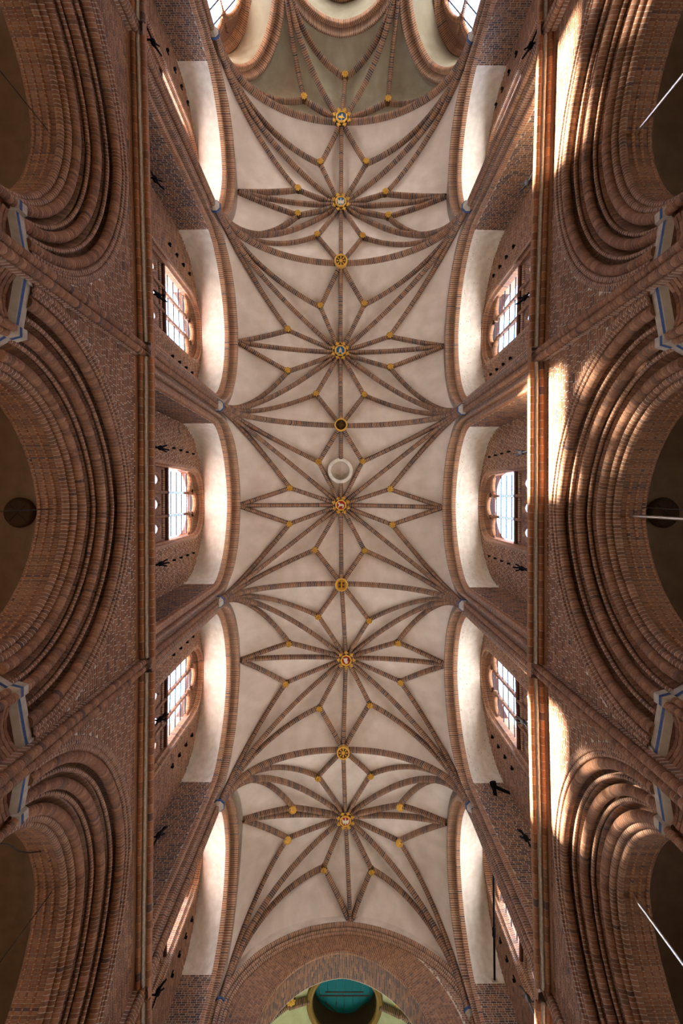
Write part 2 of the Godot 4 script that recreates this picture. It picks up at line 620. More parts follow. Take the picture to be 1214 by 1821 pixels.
func bay(k: int, sd: int, wall: Node3D):
	var f := bf(k, sd)
	var mid := f.length * 0.5
	var open := k >= 1 and k <= 3
	var half := mid - 0.3
	var arch := func(s): return arch_h(s - mid, half, 4.45, 9.53) if open and absf(s - mid) < half else (9.4 if open else -EYE)
	# spandrel
	var a := Acc.new()
	strips(a, f, 0.0, 0.0, f.length, 72, arch, func(_s): return 14.75)
	put(a, "spandrel_panel", M.mortar, wall)
	a = Acc.new()
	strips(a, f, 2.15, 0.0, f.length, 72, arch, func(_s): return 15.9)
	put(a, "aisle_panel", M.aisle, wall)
	var list := []
	brick_wall(list, f.pt(0, 0, 0), f.t, -f.n, 0.2, f.length - 0.2, 8.8, 14.32, func(s, h): return not open or absf(s - mid) > half + 0.1 or h > arch_h(s - mid, half + 0.1, 4.55, 9.53), pal_red)
	lay(wall, list, 110 if open else 20)
	if open: arcade(f, k, sd, mid, half)
	niche(wall, f, k, sd, mid, mid - 0.8, 1.8, 3)

func arcade(f: Frame, k: int, sd: int, mid: float, half: float):
	var pos: String = ["", "topmost", "middle", "lowest"][k]
	var t := base("arcade_arch", "%s moulded brick arch of stepped dark rolls in the %s arcade" % [pos, SIDE[sd]], "arch", "arcade arches below the string courses")
	var crs := func(e: float, d: float) -> Course: return arch_course(f, mid, d, half - e, 4.45 - e, 9.53)
	var back := Acc.new()
	var prof := PackedVector2Array()
	for q in [[0, -0.12], [0.0, 0.1], [0.05, 0.2], [0.24, 0.24], [0.46, 0.3], [0.52, 0.44], [0.36, 0.58], [0.36, 0.66], [0.6, 0.72], [0.8, 0.78], [0.82, 0.98], [0.64, 1.1], [0.64, 1.18], [0.84, 1.24], [1.0, 1.32], [1.0, 1.5], [0.9, 1.6], [0.98, 1.7], [1.0, 1.8], [1.3, 1.82], [1.72, 1.82], [1.8, 1.7], [1.95, 1.3], [2.15, 0.0]]:
		prof.append(Vector2(q[0], q[1]))
	sweep(back, crs.call(0.0, 0.0), prof, pal_red, 0.105, 0.01)
	put(back, "stepped_reveal_moulding", M.brick, t)
	back = Acc.new()
	sweep(back, crs.call(0.0, 0.0), PackedVector2Array([Vector2(0.05, -0.15), Vector2(-0.015, -0.15), Vector2(-0.03, -0.11), Vector2(-0.03, -0.05), Vector2(-0.015, 0.0), Vector2(0.05, 0.02)]), pal_red, 0.105, 0.01)
	put(back, "hood_moulding", M.brick, t)
	for q in [[0.12, 0.33, 0.135], [0.42, 0.92, 0.13], [0.7, 1.47, 0.13]]:
		var rest := Acc.new()
		var roll := Node3D.new()
		roll.name = "roll_moulding"
		t.add_child(roll, true)
		pieces(roll, "voussoir", crs.call(q[1], q[0]), circle(0, 0, q[2], 5, 265, 9), pal_red, 0.1, 0.013, 100, rest)
		put(rest, "far_voussoirs", M.brick, roll, "stuff")
	for q in [[0.0, 0.0, 0.055], [0.04, 0.14, 0.055], [0.27, 0.62, 0.055], [0.55, 1.14, 0.055], [0.82, 1.64, 0.1], [0.95, 1.77, 0.1], [1.2, 1.84, 0.04], [1.42, 1.84, 0.04], [1.64, 1.84, 0.04]]:
		var acc := Acc.new()
		sweep(acc, crs.call(q[1], q[0]), circle(0, 0, q[2], 0, 270, 7), pal_red if q[1] < 1.8 else pal_orange, 0.105, 0.016)
		put(acc, "thin_roll_moulding", M.brick, t)

# recessed window bay above the string course
func niche(wall: Node3D, f: Frame, k: int, sd: int, mid: float, jw: float, wh: float, lights: int):
	var where := "%s %s bay" % [BAYS[k], SIDE[sd]] if sd < 2 else "%s choir wall" % ["left", "middle", "right"][k]
	var t := base("wall_arch", "orange two-order brick arch round the window recess of the %s" % where, "arch", "brick arches round the window recesses")
	var fr := 3.3 if sd < 2 else 3.2
	var br := 3.6 if sd < 2 else 3.45
	var crs := arch_course(f, mid, 0.0, jw, fr, 23.7, 14.8)
	straight_fix(crs, f, f.pt(mid, 0, 23.0))
	var acc := Acc.new()
	var pr := PackedVector2Array([Vector2(0.34, -0.02), Vector2(0.3, 0.0), Vector2(0.2, 0.0)])
	pr.append_array(circle(0.13, -0.07, 0.075, 70, 260, 6))
	pr.append_array(PackedVector2Array([Vector2(0.1, -0.2), Vector2(0.1, -0.32)]))
	sweep(acc, crs, pr, pal_orange, 0.105, 0.022)
	put(acc, "inner_order_moulding", M.brick, t)
	acc = Acc.new()
	for q in crs.p.size():
		crs.p[q] -= f.n * 0.26 * smoothstep(22.6, 26.6, crs.p[q].y - EYE)
	pr = PackedVector2Array([Vector2(0.4, -0.27), Vector2(0.02, -0.3), Vector2(-0.04, -0.28)])
	pr.append_array(circle(-0.08, -0.36, 0.07, 80, 250, 6))
	pr.append_array(PackedVector2Array([Vector2(-0.06, -0.48), Vector2(-0.02, -0.62), Vector2(0.1, -0.66)]))
	sweep(acc, crs, pr, pal_red, 0.105, 0.022)
	put(acc, "outer_order_moulding", M.brick, t)
	# limewashed soffit
	acc = Acc.new()
	var rows := []
	for q in 6:
		var row := PackedVector3Array()
		var g := q / 5.0
		for r in 41:
			var an := PI * r / 40
			row.append(f.pt(mid - jw * cos(an), lerpf(0.3, 1.95, g), arch_h(jw * cos(an), jw, lerpf(fr, br, g), lerpf(23.72, 24.0, g))))
		rows.append(row)
	acc.grid(rows, [Color.WHITE])
	put(acc, "soffit", M.soffit if sd < 2 else M.choir, wall)
	flecks(wall, f, mid, jw, fr, br, k, sd)
	# jambs
	acc = Acc.new()
	var list := []
	for e in [-1, 1]:
		acc.quad(f.pt(mid + e * jw, 0.25, 14.6), f.pt(mid + e * jw, 0.25, 24.05), f.pt(mid + e * jw, 1.95, 24.05), f.pt(mid + e * jw, 1.95, 14.6))
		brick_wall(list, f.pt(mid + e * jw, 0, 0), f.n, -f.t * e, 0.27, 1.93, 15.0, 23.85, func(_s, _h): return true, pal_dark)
	# back wall with its window opening
	var fw := wh + 0.15
	var frame_top := func(s): return arch_h(s - mid, fw, 1.8 if lights == 3 else 1.5, 25.75)
	var vault_in := func(s): return arch_h(s - mid, jw, br, 24.0)
	strips(acc, f, 1.93, mid - jw, mid - fw, 14, func(_s): return 14.6, vault_in)
	strips(acc, f, 1.93, mid + fw, mid + jw, 14, func(_s): return 14.6, vault_in)
	strips(acc, f, 1.93, mid - fw, mid + fw, 24, frame_top, vault_in)
	# sill
	acc.quad(f.pt(0.24, -0.42, 14.72), f.pt(f.length - 0.24, -0.42, 14.72), f.pt(f.length - 0.24, 0.0, 14.8), f.pt(0.24, 0.0, 14.8))
	acc.quad(f.pt(0, 0.0, 14.8), f.pt(f.length, 0.0, 14.8), f.pt(f.length, 2.0, 15.2), f.pt(0, 2.0, 15.2))
	# pier fronts beside the bay lines
	for e in [0.0, f.length]:
		var q := 0.45 if e == 0.0 else -0.45
		acc.quad(f.pt(e, 0.02, 14.6), f.pt(e, 0.02, 25.5), f.pt(e + q, 0.06, 25.5), f.pt(e + q, 0.06, 14.6))
	put(acc, "masonry_panel", M.mortar, wall)
	brick_wall(list, f.pt(0, 1.93, 0), f.t, -f.n, mid - jw, mid + jw, 17.0, 28.0, func(s, h): return h < vault_in.call(s) and (absf(s - mid) > fw + 0.08 or h > arch_h(s - mid, fw + 0.1, 1.9, 25.75)), pal_red)
	for e in [0.0, f.length]:
		var q := 0.0 if e == 0.0 else -0.36
		brick_wall(list, f.pt(e, 0.03, 0), f.t, -f.n, q, q + 0.36, 14.8, 23.4, func(_s, _h): return true, pal_red)
	lay(wall, list, 60)
	# outer leaf with the same opening, closed low down to cut the sun
	acc = Acc.new()
	var x := 1.3 if sd == 2 else 0.0
	for d in [2.75, 2.95]:
		strips(acc, f, d, -x, mid - fw, 1, func(_s): return 16.2, func(_s): return 33.1)
		strips(acc, f, d, mid + fw, f.length + x, 1, func(_s): return 16.2, func(_s): return 33.1)
		strips(acc, f, d, mid - fw, mid + fw, 24, frame_top, func(_s): return 33.1)
		strips(acc, f, d, mid - fw, mid + fw, 1, func(_s): return 16.2, func(_s): return 21.2)  # added screen outside the lower panes, cutting the sun through them
	for e in [-1, 1]:
		acc.quad(f.pt(mid + e * fw, 2.3, 15.2), f.pt(mid + e * fw, 2.3, 25.75), f.pt(mid + e * fw, 2.96, 25.75), f.pt(mid + e * fw, 2.96, 15.2))
	put(acc, "outer_leaf", M.out, wall)
	window(f, k, sd, mid, wh, lights, where)

func flecks(wall: Node3D, f: Frame, mid: float, jw: float, fr: float, br: float, k: int, sd: int):
	if sd != 1 or k < 1 or k > 3: return
	var acc := Acc.new()
	for q in 150:
		var edge := rng.randf()
		var g := rng.randf_range(0.05, 0.95)
		if edge < 0.55: g = clampf((0.1 if rng.randf() < 0.4 else 0.92) + rng.randfn(0, 0.03), 0.03, 0.97)
		var an := rng.randf_range(0.25, PI - 0.25)
		var put_at := func(gg: float, aa: float) -> Vector3: return f.pt(mid - jw * cos(aa), lerpf(0.3, 1.95, gg), arch_h(jw * cos(aa), jw, lerpf(fr, br, gg), lerpf(23.72, 24.0, gg)) - 0.012)
		var lg := rng.randf_range(0.015, 0.035)
		var la := rng.randf_range(0.003, 0.012)
		var sk := rng.randf_range(-0.02, 0.02)
		acc.quad(put_at.call(g, an), put_at.call(g + lg, an + sk), put_at.call(g + lg * 0.8, an + la + sk), put_at.call(g, an + la))
	put(acc, "paint_traces", M.fleck, wall, "stuff")

var window_count := 0

func window(f: Frame, k: int, sd: int, mid: float, wh: float, lights: int, where: String):
	window_count += 1
	var o := Node3D.new()
	o.name = "window_%d" % window_count
	add_child(o)
	tag(o, "%s window with brick mullions and dark bars in the %s" % ["three-light" if lights == 3 else "two-light", where], "window", "clerestory windows", "structure")
	var rise := 1.8 if lights == 3 else 1.5
	var fw := wh + 0.15
	var acc := Acc.new()
	var crs := arch_course(f, mid, 1.93, fw, rise, 25.75, 15.2)
	straight_fix(crs, f, f.pt(mid, 1.93, 25.0))
	var pr := PackedVector2Array([Vector2(0.0, -0.2), Vector2(-0.02, -0.14)])
	pr.append_array(circle(0.02, -0.06, 0.075, 250, 100, 6))
	pr.append_array(PackedVector2Array([Vector2(0.1, -0.03), Vector2(0.14, 0.04)]))
	pr.append_array(circle(0.22, 0.06, 0.06, 200, 60, 5))
	pr.append_array(PackedVector2Array([Vector2(0.3, 0.1), Vector2(0.5, 0.16)]))
	sweep(acc, crs, pr, pal_orange, 0.105, 0.022)
	put(acc, "frame_moulding", M.brick, o)
	# lights
	var lw := wh * 2.0 / lights
	var lh := lw * 0.5 - 0.06
	var head := Acc.new()
	var tops := func(i: int) -> float: return (26.65 if i == 1 else 25.75) if lights == 3 else 25.6
	for i in lights:
		var c := mid - wh + lw * (i + 0.5)
		var sp: float = tops.call(i)
		var row := 0
		while 22.6 + row * 0.78 < sp + 0.5:
			var h0 := 22.6 + row * 0.78
			var g := Acc.new()
			strips(g, f, 2.42, c - lh, c + lh, 6, func(_s): return h0, func(s): return minf(h0 + 0.78, arch_h(s - c, lh, 0.5, sp)))
			if g.v.size() > 0: put(g, "pane", M.glass, o)
			if row > 0:
				var hw := lh if h0 < sp else lh * sqrt(maxf(0.05, 1 - pow((h0 - sp) / 0.5, 2)))
				if h0 < sp + 0.4:
					var b := Acc.new()
					b.box(Transform3D(Basis(f.t, Vector3.UP, f.t.cross(Vector3.UP)), f.pt(c, 2.37, h0)), Vector3(hw * 2, 0.07, 0.04))
					put(b, "glazing_bar", M.bar, o)
			row += 1
		# brick head of the light
		for ofs in [0.0, 0.14]:
			var hc := arch_course(f, c, 2.3, lh + ofs, 0.5 + ofs, sp, -1.0, 24)
			var b := Acc.new()
			sweep(b, hc, PackedVector2Array([Vector2(0.16, 0.02), Vector2(0.0, 0.02), Vector2(-0.04, -0.05), Vector2(0.0, -0.12), Vector2(0.16, -0.12)]), pal_orange, 0.09, 0.012)
			put(b, "arch_head_moulding", M.brick, o)
		strips(head, f, 2.4, c - lh, c + lh, 12, func(s): return arch_h(s - c, lh, 0.5, sp), func(s): return maxf(arch_h(s - mid, fw - 0.1, rise - 0.1, 25.75), arch_h(s - c, lh, 0.5, sp)))
		if i > 0:
			var e := mid - wh + lw * i
			var m := Acc.new()
			var pts := PackedVector3Array()
			for q in 8: pts.append(f.pt(e, 2.34, lerpf(22.55, 26.7 if lights == 2 else 26.3, q / 7.0)))
			sweep(m, course(pts, f.t, pts[3] - f.n), PackedVector2Array([Vector2(-0.08, -0.1), Vector2(-0.08, 0.03), Vector2(-0.04, 0.1), Vector2(0.04, 0.1), Vector2(0.08, 0.03), Vector2(0.08, -0.1)]), pal_red, 0.12, 0.012)
			put(m, "mullion", M.brick, o)
			strips(head, f, 2.4, e - 0.07, e + 0.07, 1, func(_s): return 25.4, func(s): return arch_h(s - mid, fw - 0.1, rise - 0.1, 25.75))
	put(head, "tracery_plate", M.mason, o)
	# transom and the blind arcade under it
	var b := Acc.new()
	b.tube(PackedVector3Array([f.pt(mid - fw, 2.2, 22.48), f.pt(mid + fw, 2.2, 22.48)]), 0.08, 10)
	b.box(Transform3D(Basis(f.t, Vector3.UP, f.t.cross(Vector3.UP)), f.pt(mid, 2.4, 22.5)), Vector3(fw * 2, 0.22, 0.3))
	put(b, "transom", M.darkbrick, o)
	b = Acc.new()
	var low := func(s):
		var q := fposmod(s - (mid - wh), lw) - lw * 0.5
		return arch_h(q, lh - 0.2, 0.9, 20.65) if absf(q) < lh - 0.2 and absf(s - mid) < wh else 15.2
	strips(b, f, 2.3, mid - fw, mid + fw, 60, low, func(_s): return 22.45)
	strips(b, f, 2.44, mid - fw, mid + fw, 1, func(_s): return 15.2, func(_s): return 20.2)
	put(b, "blind_panel", M.mason, o)
	for i in lights:
		var c := mid - wh + lw * (i + 0.5)
		b = Acc.new()
		sweep(b, arch_course(f, c, 2.22, lh - 0.18, 0.92, 20.65, -1.0, 24), PackedVector2Array([Vector2(0.1, 0.03), Vector2(-0.02, 0.03), Vector2(-0.06, -0.04), Vector2(-0.02, -0.12), Vector2(0.1, -0.12)]), pal_red, 0.09, 0.012)
		put(b, "arch_head_moulding", M.brick, o)
		b = Acc.new()
		strips(b, f, 2.42, c - lh, c + lh, 1, func(_s): return 20.2, func(_s): return 21.8)
		put(b, "pane", M.dim_glass, o)
		b = Acc.new()
		var rail := PackedVector3Array()
		for q in 5: rail.append(f.pt(lerpf(c - lh + 0.02, c + lh - 0.02, q / 4.0), 2.26, 22.08))
		sweep(b, course(rail, f.n, rail[2] + Vector3.DOWN * 50.0), circle(0, 0, 0.085, 0, 270, 7), pal_red, 0.105, 0.016)
		put(b, "blind_rail_moulding", M.brick, o)
		if i > 0:
			b = Acc.new()
			var sh := PackedVector3Array()
			for q in 8: sh.append(f.pt(c - lw * 0.5, 2.22, lerpf(18.5, 22.4, q / 7.0)))
			sweep(b, course(sh, f.t, sh[3] - f.n), circle(0, 0, 0.08, -30, 210, 7), pal_red, 0.105, 0.016)
			put(b, "blind_shaft_moulding", M.brick, o)

# ---------------------------------------------------------------- string courses, shafts, piers
func string_course(sd: int):
	var o := Node3D.new()
	o.name = "trim_%s" % SIDE[sd]
	add_child(o)
	tag(o, "long double-roll brick string course along the %s wall with a pale mortar strip between" % SIDE[sd], "string course", "", "structure")
	var bed := Acc.new()
	var rest := Acc.new()
	for k in 5:
		var f := bf(k, sd)
		var s0 := 0.24
		var s1 := f.length - 0.24
		for q in [[-0.14, 14.4, 0.09], [-0.43, 14.5, 0.085]]:
			var pts := PackedVector3Array()
			for r in 5: pts.append(f.pt(lerpf(s0, s1, r / 4.0), q[0], q[1]))
			pieces(o, "brick", course(pts, f.n, pts[2] + Vector3.DOWN * 50.0), circle(0, 0, q[2], -40, 220, 8), pal_orange, 0.27, 0.014, 40, rest)
		rest.quad(f.pt(0, 0, 14.28), f.pt(f.length, 0, 14.28), f.pt(f.length, -0.16, 14.45), f.pt(0, -0.16, 14.45), pal_orange[2][0])
		bed.quad(f.pt(s0, -0.16, 14.45), f.pt(s1, -0.16, 14.45), f.pt(s1, -0.44, 14.46), f.pt(s0, -0.44, 14.46))
		rest.quad(f.pt(0, -0.44, 14.46), f.pt(f.length, -0.44, 14.46), f.pt(f.length, -0.46, 14.72), f.pt(0, -0.46, 14.72), pal_orange[2][0])
		# the strip of mortar squeezed between the rolls
		var pts2 := PackedVector3Array()
		for r in 120: pts2.append(f.pt(lerpf(s0, s1, r / 119.0), -0.285 + rng.randf_range(-0.012, 0.012), 14.42 + rng.randf_range(-0.01, 0.01)))
		bed.tube(pts2, 0.05, 6)
	put(bed, "mortar_bed", M.mortar, o)
	put(rest, "far_bricks", M.brick, o, "stuff")

func shafts():
	for sd in 2:
		var sg := sd * 2 - 1
		for k in 6:
			var t := base("wall_shaft", "twin-roll brick shaft with pale octagonal capital, %s from the top on the %s wall" % [ORD[k], SIDE[sd]], "wall shaft", "wall shafts under the vault")
			var w: float = KP[k][sd * 2 + 1]
			var kx: float = KP[k][sd * 2]
			var bx: float = sg * (XF[k][sd] - 0.19)
			for e in [-1, 1]:
				var pts := PackedVector3Array()
				for r in 12: pts.append(P(lerpf(bx, kx, r / 11.0), lerpf(7.6, 22.95, r / 11.0), w + e * 0.11))
				var c := course(pts, Vector3(0, 0, 1), pts[5] - Vector3(sg * 5, 0, 0))
				var rest := Acc.new()
				var roll := Node3D.new()
				roll.name = "roll_moulding"
				t.add_child(roll, true)
				pieces(roll, "brick", c, circle(0, 0, 0.112, -60, 240, 9), pal_red, 0.105, 0.014, 60 if k in [2, 3] else 0, rest)
				put(rest, "far_bricks", M.brick, roll, "stuff")
			var core := Acc.new()
			var cp := PackedVector3Array()
			for r in 12: cp.append(P(lerpf(bx, kx, r / 11.0) + sg * 0.1, lerpf(7.6, 23.2, r / 11.0), w))
			sweep(core, course(cp, Vector3(0, 0, 1), cp[5] - Vector3(sg * 5, 0, 0)), PackedVector2Array([Vector2(-0.24, -0.3), Vector2(-0.22, 0.02), Vector2(0.22, 0.02), Vector2(0.24, -0.3)]), pal_red, 0.105, 0.018)
			put(core, "backing_moulding", M.brick, t)
			var a := Acc.new()
			a.lathe(P(kx, 22.9, w), Vector3.UP, [Vector2(0.1, -0.02), Vector2(0.16, 0.0), Vector2(0.18, 0.06), Vector2(0.17, 0.1), Vector2(0.27, 0.3), Vector2(0.3, 0.34), Vector2(0.3, 0.46), Vector2(0.05, 0.47)], 8, Color.WHITE, PI / 8, true)
			var cap := put(a, "capital", M.stone, t)
			a = Acc.new()
			a.lathe(P(kx, 23.24, w), Vector3.UP, [Vector2(0.29, -0.02), Vector2(0.33, 0.0), Vector2(0.33, 0.09), Vector2(0.29, 0.11)], 8, Color.WHITE, PI / 8, true)
			put(a, "painted_band", M.blue, cap)

func piers():
	for sd in 2:
		var sg := sd * 2 - 1
		for k in [2, 3]:
			var w: float = KP[k][sd * 2 + 1]
			var x: float = XF[k][sd]
			var t := base("pier", "hollow-sided brick pier under a blue-striped grey impost, %s one of the %s arcade" % ["upper" if k == 2 else "lower", SIDE[sd]], "pier", "arcade piers")
			var pp := func(px: float, ph: float, dw: float) -> Vector3: return P(sg * (x + px), ph, w + dw)
			var slab_acc := Acc.new()
			var stripe := Acc.new()
			var under := Acc.new()
			var core := Acc.new()
			var list := []
			for e in [-1.0, 1.0]:
				# impost outline from the shaft round the corner block and into the arch
				var line := [[0.02, 0.16], [0.2, 1.2], [0.12, 1.24], [0.12, 1.44], [0.34, 1.5], [0.42, 1.42], [0.75, 1.62], [2.0, 1.72]]
				for q in line.size() - 1:
					var a0 = line[q]; var a1 = line[q + 1]
					var v := func(i, ins, h) -> Vector3:
						var l = line[i]
						return pp.call(l[0] + ins, h, e * (l[1] - ins * 0.6))
					slab_acc.quad(v.call(q, 0, 9.56), v.call(q + 1, 0, 9.56), v.call(q + 1, 0, 9.3), v.call(q, 0, 9.3))
					slab_acc.quad(v.call(q, 0, 9.3), v.call(q + 1, 0, 9.3), v.call(q + 1, 0.1, 9.2), v.call(q, 0.1, 9.2))
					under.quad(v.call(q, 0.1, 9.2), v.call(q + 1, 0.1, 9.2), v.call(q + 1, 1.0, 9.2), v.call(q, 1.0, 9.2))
					slab_acc.quad(v.call(q, 0, 9.56), v.call(q + 1, 0, 9.56), v.call(q + 1, 0.4, 9.56), v.call(q, 0.4, 9.56))
					stripe.quad(v.call(q, -0.008, 9.4), v.call(q + 1, -0.008, 9.4), v.call(q + 1, -0.008, 9.325), v.call(q, -0.008, 9.325))
				# hollow sides: bricks on concave arcs
				for arc in [[0.1, 0.2, 0.26, 1.16, 0.16], [0.5, 1.4, 1.75, 1.56, 0.16]]:
					var ca := Vector2(arc[0], arc[1]); var cb := Vector2(arc[2], arc[3])
					var side := (cb - ca).normalized()
					var inn := Vector2(-side.y, side.x)
					if inn.dot(Vector2(0.7, -0.7 if arc[0] > 0.4 else 0.7)) < 0: inn = -inn
					if arc[0] < 0.4: inn = Vector2(absf(inn.x), inn.y * signf(inn.x))
					var pos := func(u: float) -> Vector2: return ca.lerp(cb, u) + inn * arc[4] * 4.0 * u * (1 - u)
					var n := 10
					for q in n:
						var p0: Vector2 = pos.call(float(q) / n); var p1: Vector2 = pos.call(float(q + 1) / n)
						core.quad(pp.call(p0.x, -EYE, e * p0.y), pp.call(p0.x, 9.25, e * p0.y), pp.call(p1.x, 9.25, e * p1.y), pp.call(p1.x, -EYE, e * p1.y))
					for cr in 17:
						var h := 7.55 + cr * 0.1
						var u := -0.12 * (cr % 2)
						while u < 1.0:
							var u0 := maxf(u, 0.0); var u1 := minf(u + 0.235, 1.0)
							u += 0.245
							if u1 - u0 < 0.05: continue
							var q0: Vector2 = pos.call(u0); var q1: Vector2 = pos.call(u1)
							var a3: Vector3 = pp.call(q0.x, h, e * q0.y); var b3: Vector3 = pp.call(q1.x, h, e * q1.y)
							var ux := b3 - a3
							var nz := ux.cross(Vector3.UP).normalized()
							if nz.dot(Vector3(-sg, 0, -e * 0.3 if arc[0] < 0.4 else -e * 2.0)) < 0:
								nz = -nz; ux = -ux
							list.append([Transform3D(Basis(ux, Vector3(0, 0.088, 0), nz * 0.02), (a3 + b3) * 0.5 + nz * 0.012), tone(pal_red), pal_red])
				# twin rolls at the corner
				for q in [[0.17, 1.3], [0.32, 1.4]]:
					var pts := PackedVector3Array()
					for r in 8: pts.append(pp.call(q[0], lerpf(7.4, 9.22, r / 7.0), e * q[1]))
					var rest := Acc.new()
					var roll := Node3D.new()
					roll.name = "corner_roll_moulding"
					t.add_child(roll, true)
					pieces(roll, "brick", course(pts, Vector3(0, 0, 1), pts[3] - Vector3(sg * 5, 0, 0)), circle(0, 0, 0.095, -90, 270, 10), pal_red, 0.1, 0.013, 18, rest)
					put(rest, "far_bricks", M.brick, roll, "stuff")
			core.box(Transform3D(Basis(), P(sg * (x + 1.2), 3.8, w)), Vector3(1.5, 10.8, 1.8))
			put(core, "core", M.mason, t)
			var im := put(slab_acc, "impost", M.stone, t)
			put(stripe, "painted_stripe", M.blue, im)
			put(under, "shade_toned_underside", M.mason, im)  # darker than the impost stone: its shade is put into the colour
			lay(t, list, 220)

# ---------------------------------------------------------------- vaults
func curve(a: Vector3, b: Vector3, steep: bool, lift := 0.12, n := 40) -> PackedVector3Array:
	var out := PackedVector3Array()
	for k in n + 1:
		var t := float(k) / n
		if steep:
			var g := t * PI / 2
			var p := a.lerp(b, 1 - cos(g))
			p.y = a.y + (b.y - a.y) * sin(g)
			out.append(p)
		else:
			var p := a.lerp(b, t)
			p.y += lift * 4 * t * (1 - t)
			out.append(p)
	return out

func rib(parent: Node, c: PackedVector3Array, wide := 0.138):
	var d := c[c.size() - 1] - c[0]
	var side := Vector3(d.z, 0, -d.x).normalized()
	var crs := Course.new()
	crs.p = c
	var l := 0.0
	for k in c.size():
		if k > 0: l += c[k].distance_to(c[k - 1])
		crs.l.append(l)
		var t := (c[mini(k + 1, c.size() - 1)] - c[maxi(k - 1, 0)]).normalized()
		var o := side.cross(t).normalized()
		if o.y > 0: o = -o
		crs.s.append(side)
		crs.o.append(o)
	var acc := Acc.new()
	var q := wide / 0.15
	sweep(acc, crs, PackedVector2Array([Vector2(-0.15 * q, -0.06), Vector2(-0.15 * q, 0.1), Vector2(-0.105 * q, 0.15), Vector2(-0.1 * q, 0.23), Vector2(-0.05 * q, 0.28), Vector2(0.05 * q, 0.28), Vector2(0.1 * q, 0.23), Vector2(0.105 * q, 0.15), Vector2(0.15 * q, 0.1), Vector2(0.15 * q, -0.06)]), pal_rib, 0.118, 0.017)
	put(acc, "rib", M.brick, parent)

func web(parent: Node, c1: PackedVector3Array, c2: PackedVector3Array, mat: Material = null, lift := 0.1):
	var rows := []
	for k in c1.size():
		var row := PackedVector3Array()
		for q in 9:
			var s := q / 8.0
			var p := c1[k].lerp(c2[k], s)
			p.y += lift * sin(PI * s) * sin(PI * 0.5 * k / (c1.size() - 1))
			row.append(p)
		rows.append(row)
	var acc := Acc.new()
	acc.grid(rows, [Color.WHITE])
	put(acc, "web", mat if mat else M.plaster, parent)

func vaults():
	for k in 5:
		var o := base("ceiling", "cream plaster star vault with brick ribs, %s bay from the top" % ORD[k], "vault", "star vaults of the nave", "structure")
		var c := P(CP[k][0], 30.1, CP[k][1])
		var t0 := P(TP[k][0], TP[k][1], TP[k][2])
		var t1 := P(TP[k + 1][0], TP[k + 1][1], TP[k + 1][2])
		for e in 2:
			var t := t0 if e == 0 else t1
			var ridge := curve(t, c, false, 0.15)
			if k == 2 and e == 0:
				rib(o, ridge.slice(0, 17))
				rib(o, ridge.slice(28))
			else:
				rib(o, ridge)
			for sd in 2:
				var kk := k + e
				var kp := P(KP[kk][sd * 2], HK, KP[kk][sd * 2 + 1])
				var i := P(INP[k][e * 4 + sd * 2], 29.4, INP[k][e * 4 + sd * 2 + 1])
				var out := P(OUP[k][e * 4 + sd * 2], 29.3, OUP[k][e * 4 + sd * 2 + 1])
				var wp := P(WP[k][sd * 2], 27.8, WP[k][sd * 2 + 1])
				var kt := curve(kp, t, true)
				var ki := curve(kp, i, true)
				var kc := curve(kp, c, true)
				var ko := curve(kp, out, true)
				var kw := curve(kp, wp, true)
				var ti := curve(t, i, false, 0.06)
				var ci := curve(c, i, false, 0.08)
				var co := curve(c, out, false, 0.08)
				var cw := curve(c, wp, false, 0.35)
				var wo := curve(wp, out, false, 0.1)
				if e == 0 or k == 4:
					if not (e == 1 and k == 4): rib(o, kt, 0.155)
				for r in [ki, kc, ko, ti, ci, co, wo]: rib(o, r)
				if e == 0: rib(o, cw)
				web(o, kt, ki); web(o, ki, kc); web(o, kc, ko); web(o, ko, kw)
				var off := PackedVector3Array()
				for q in kw: off.append(q + Vector3((sd * 2 - 1) * 0.75, 0.12, 0))
				web(o, kw, off, null, 0.0)
				web(o, curve(c, i, false, 0.08), curve(c, t, false, 0.15))
				web(o, co, cw)

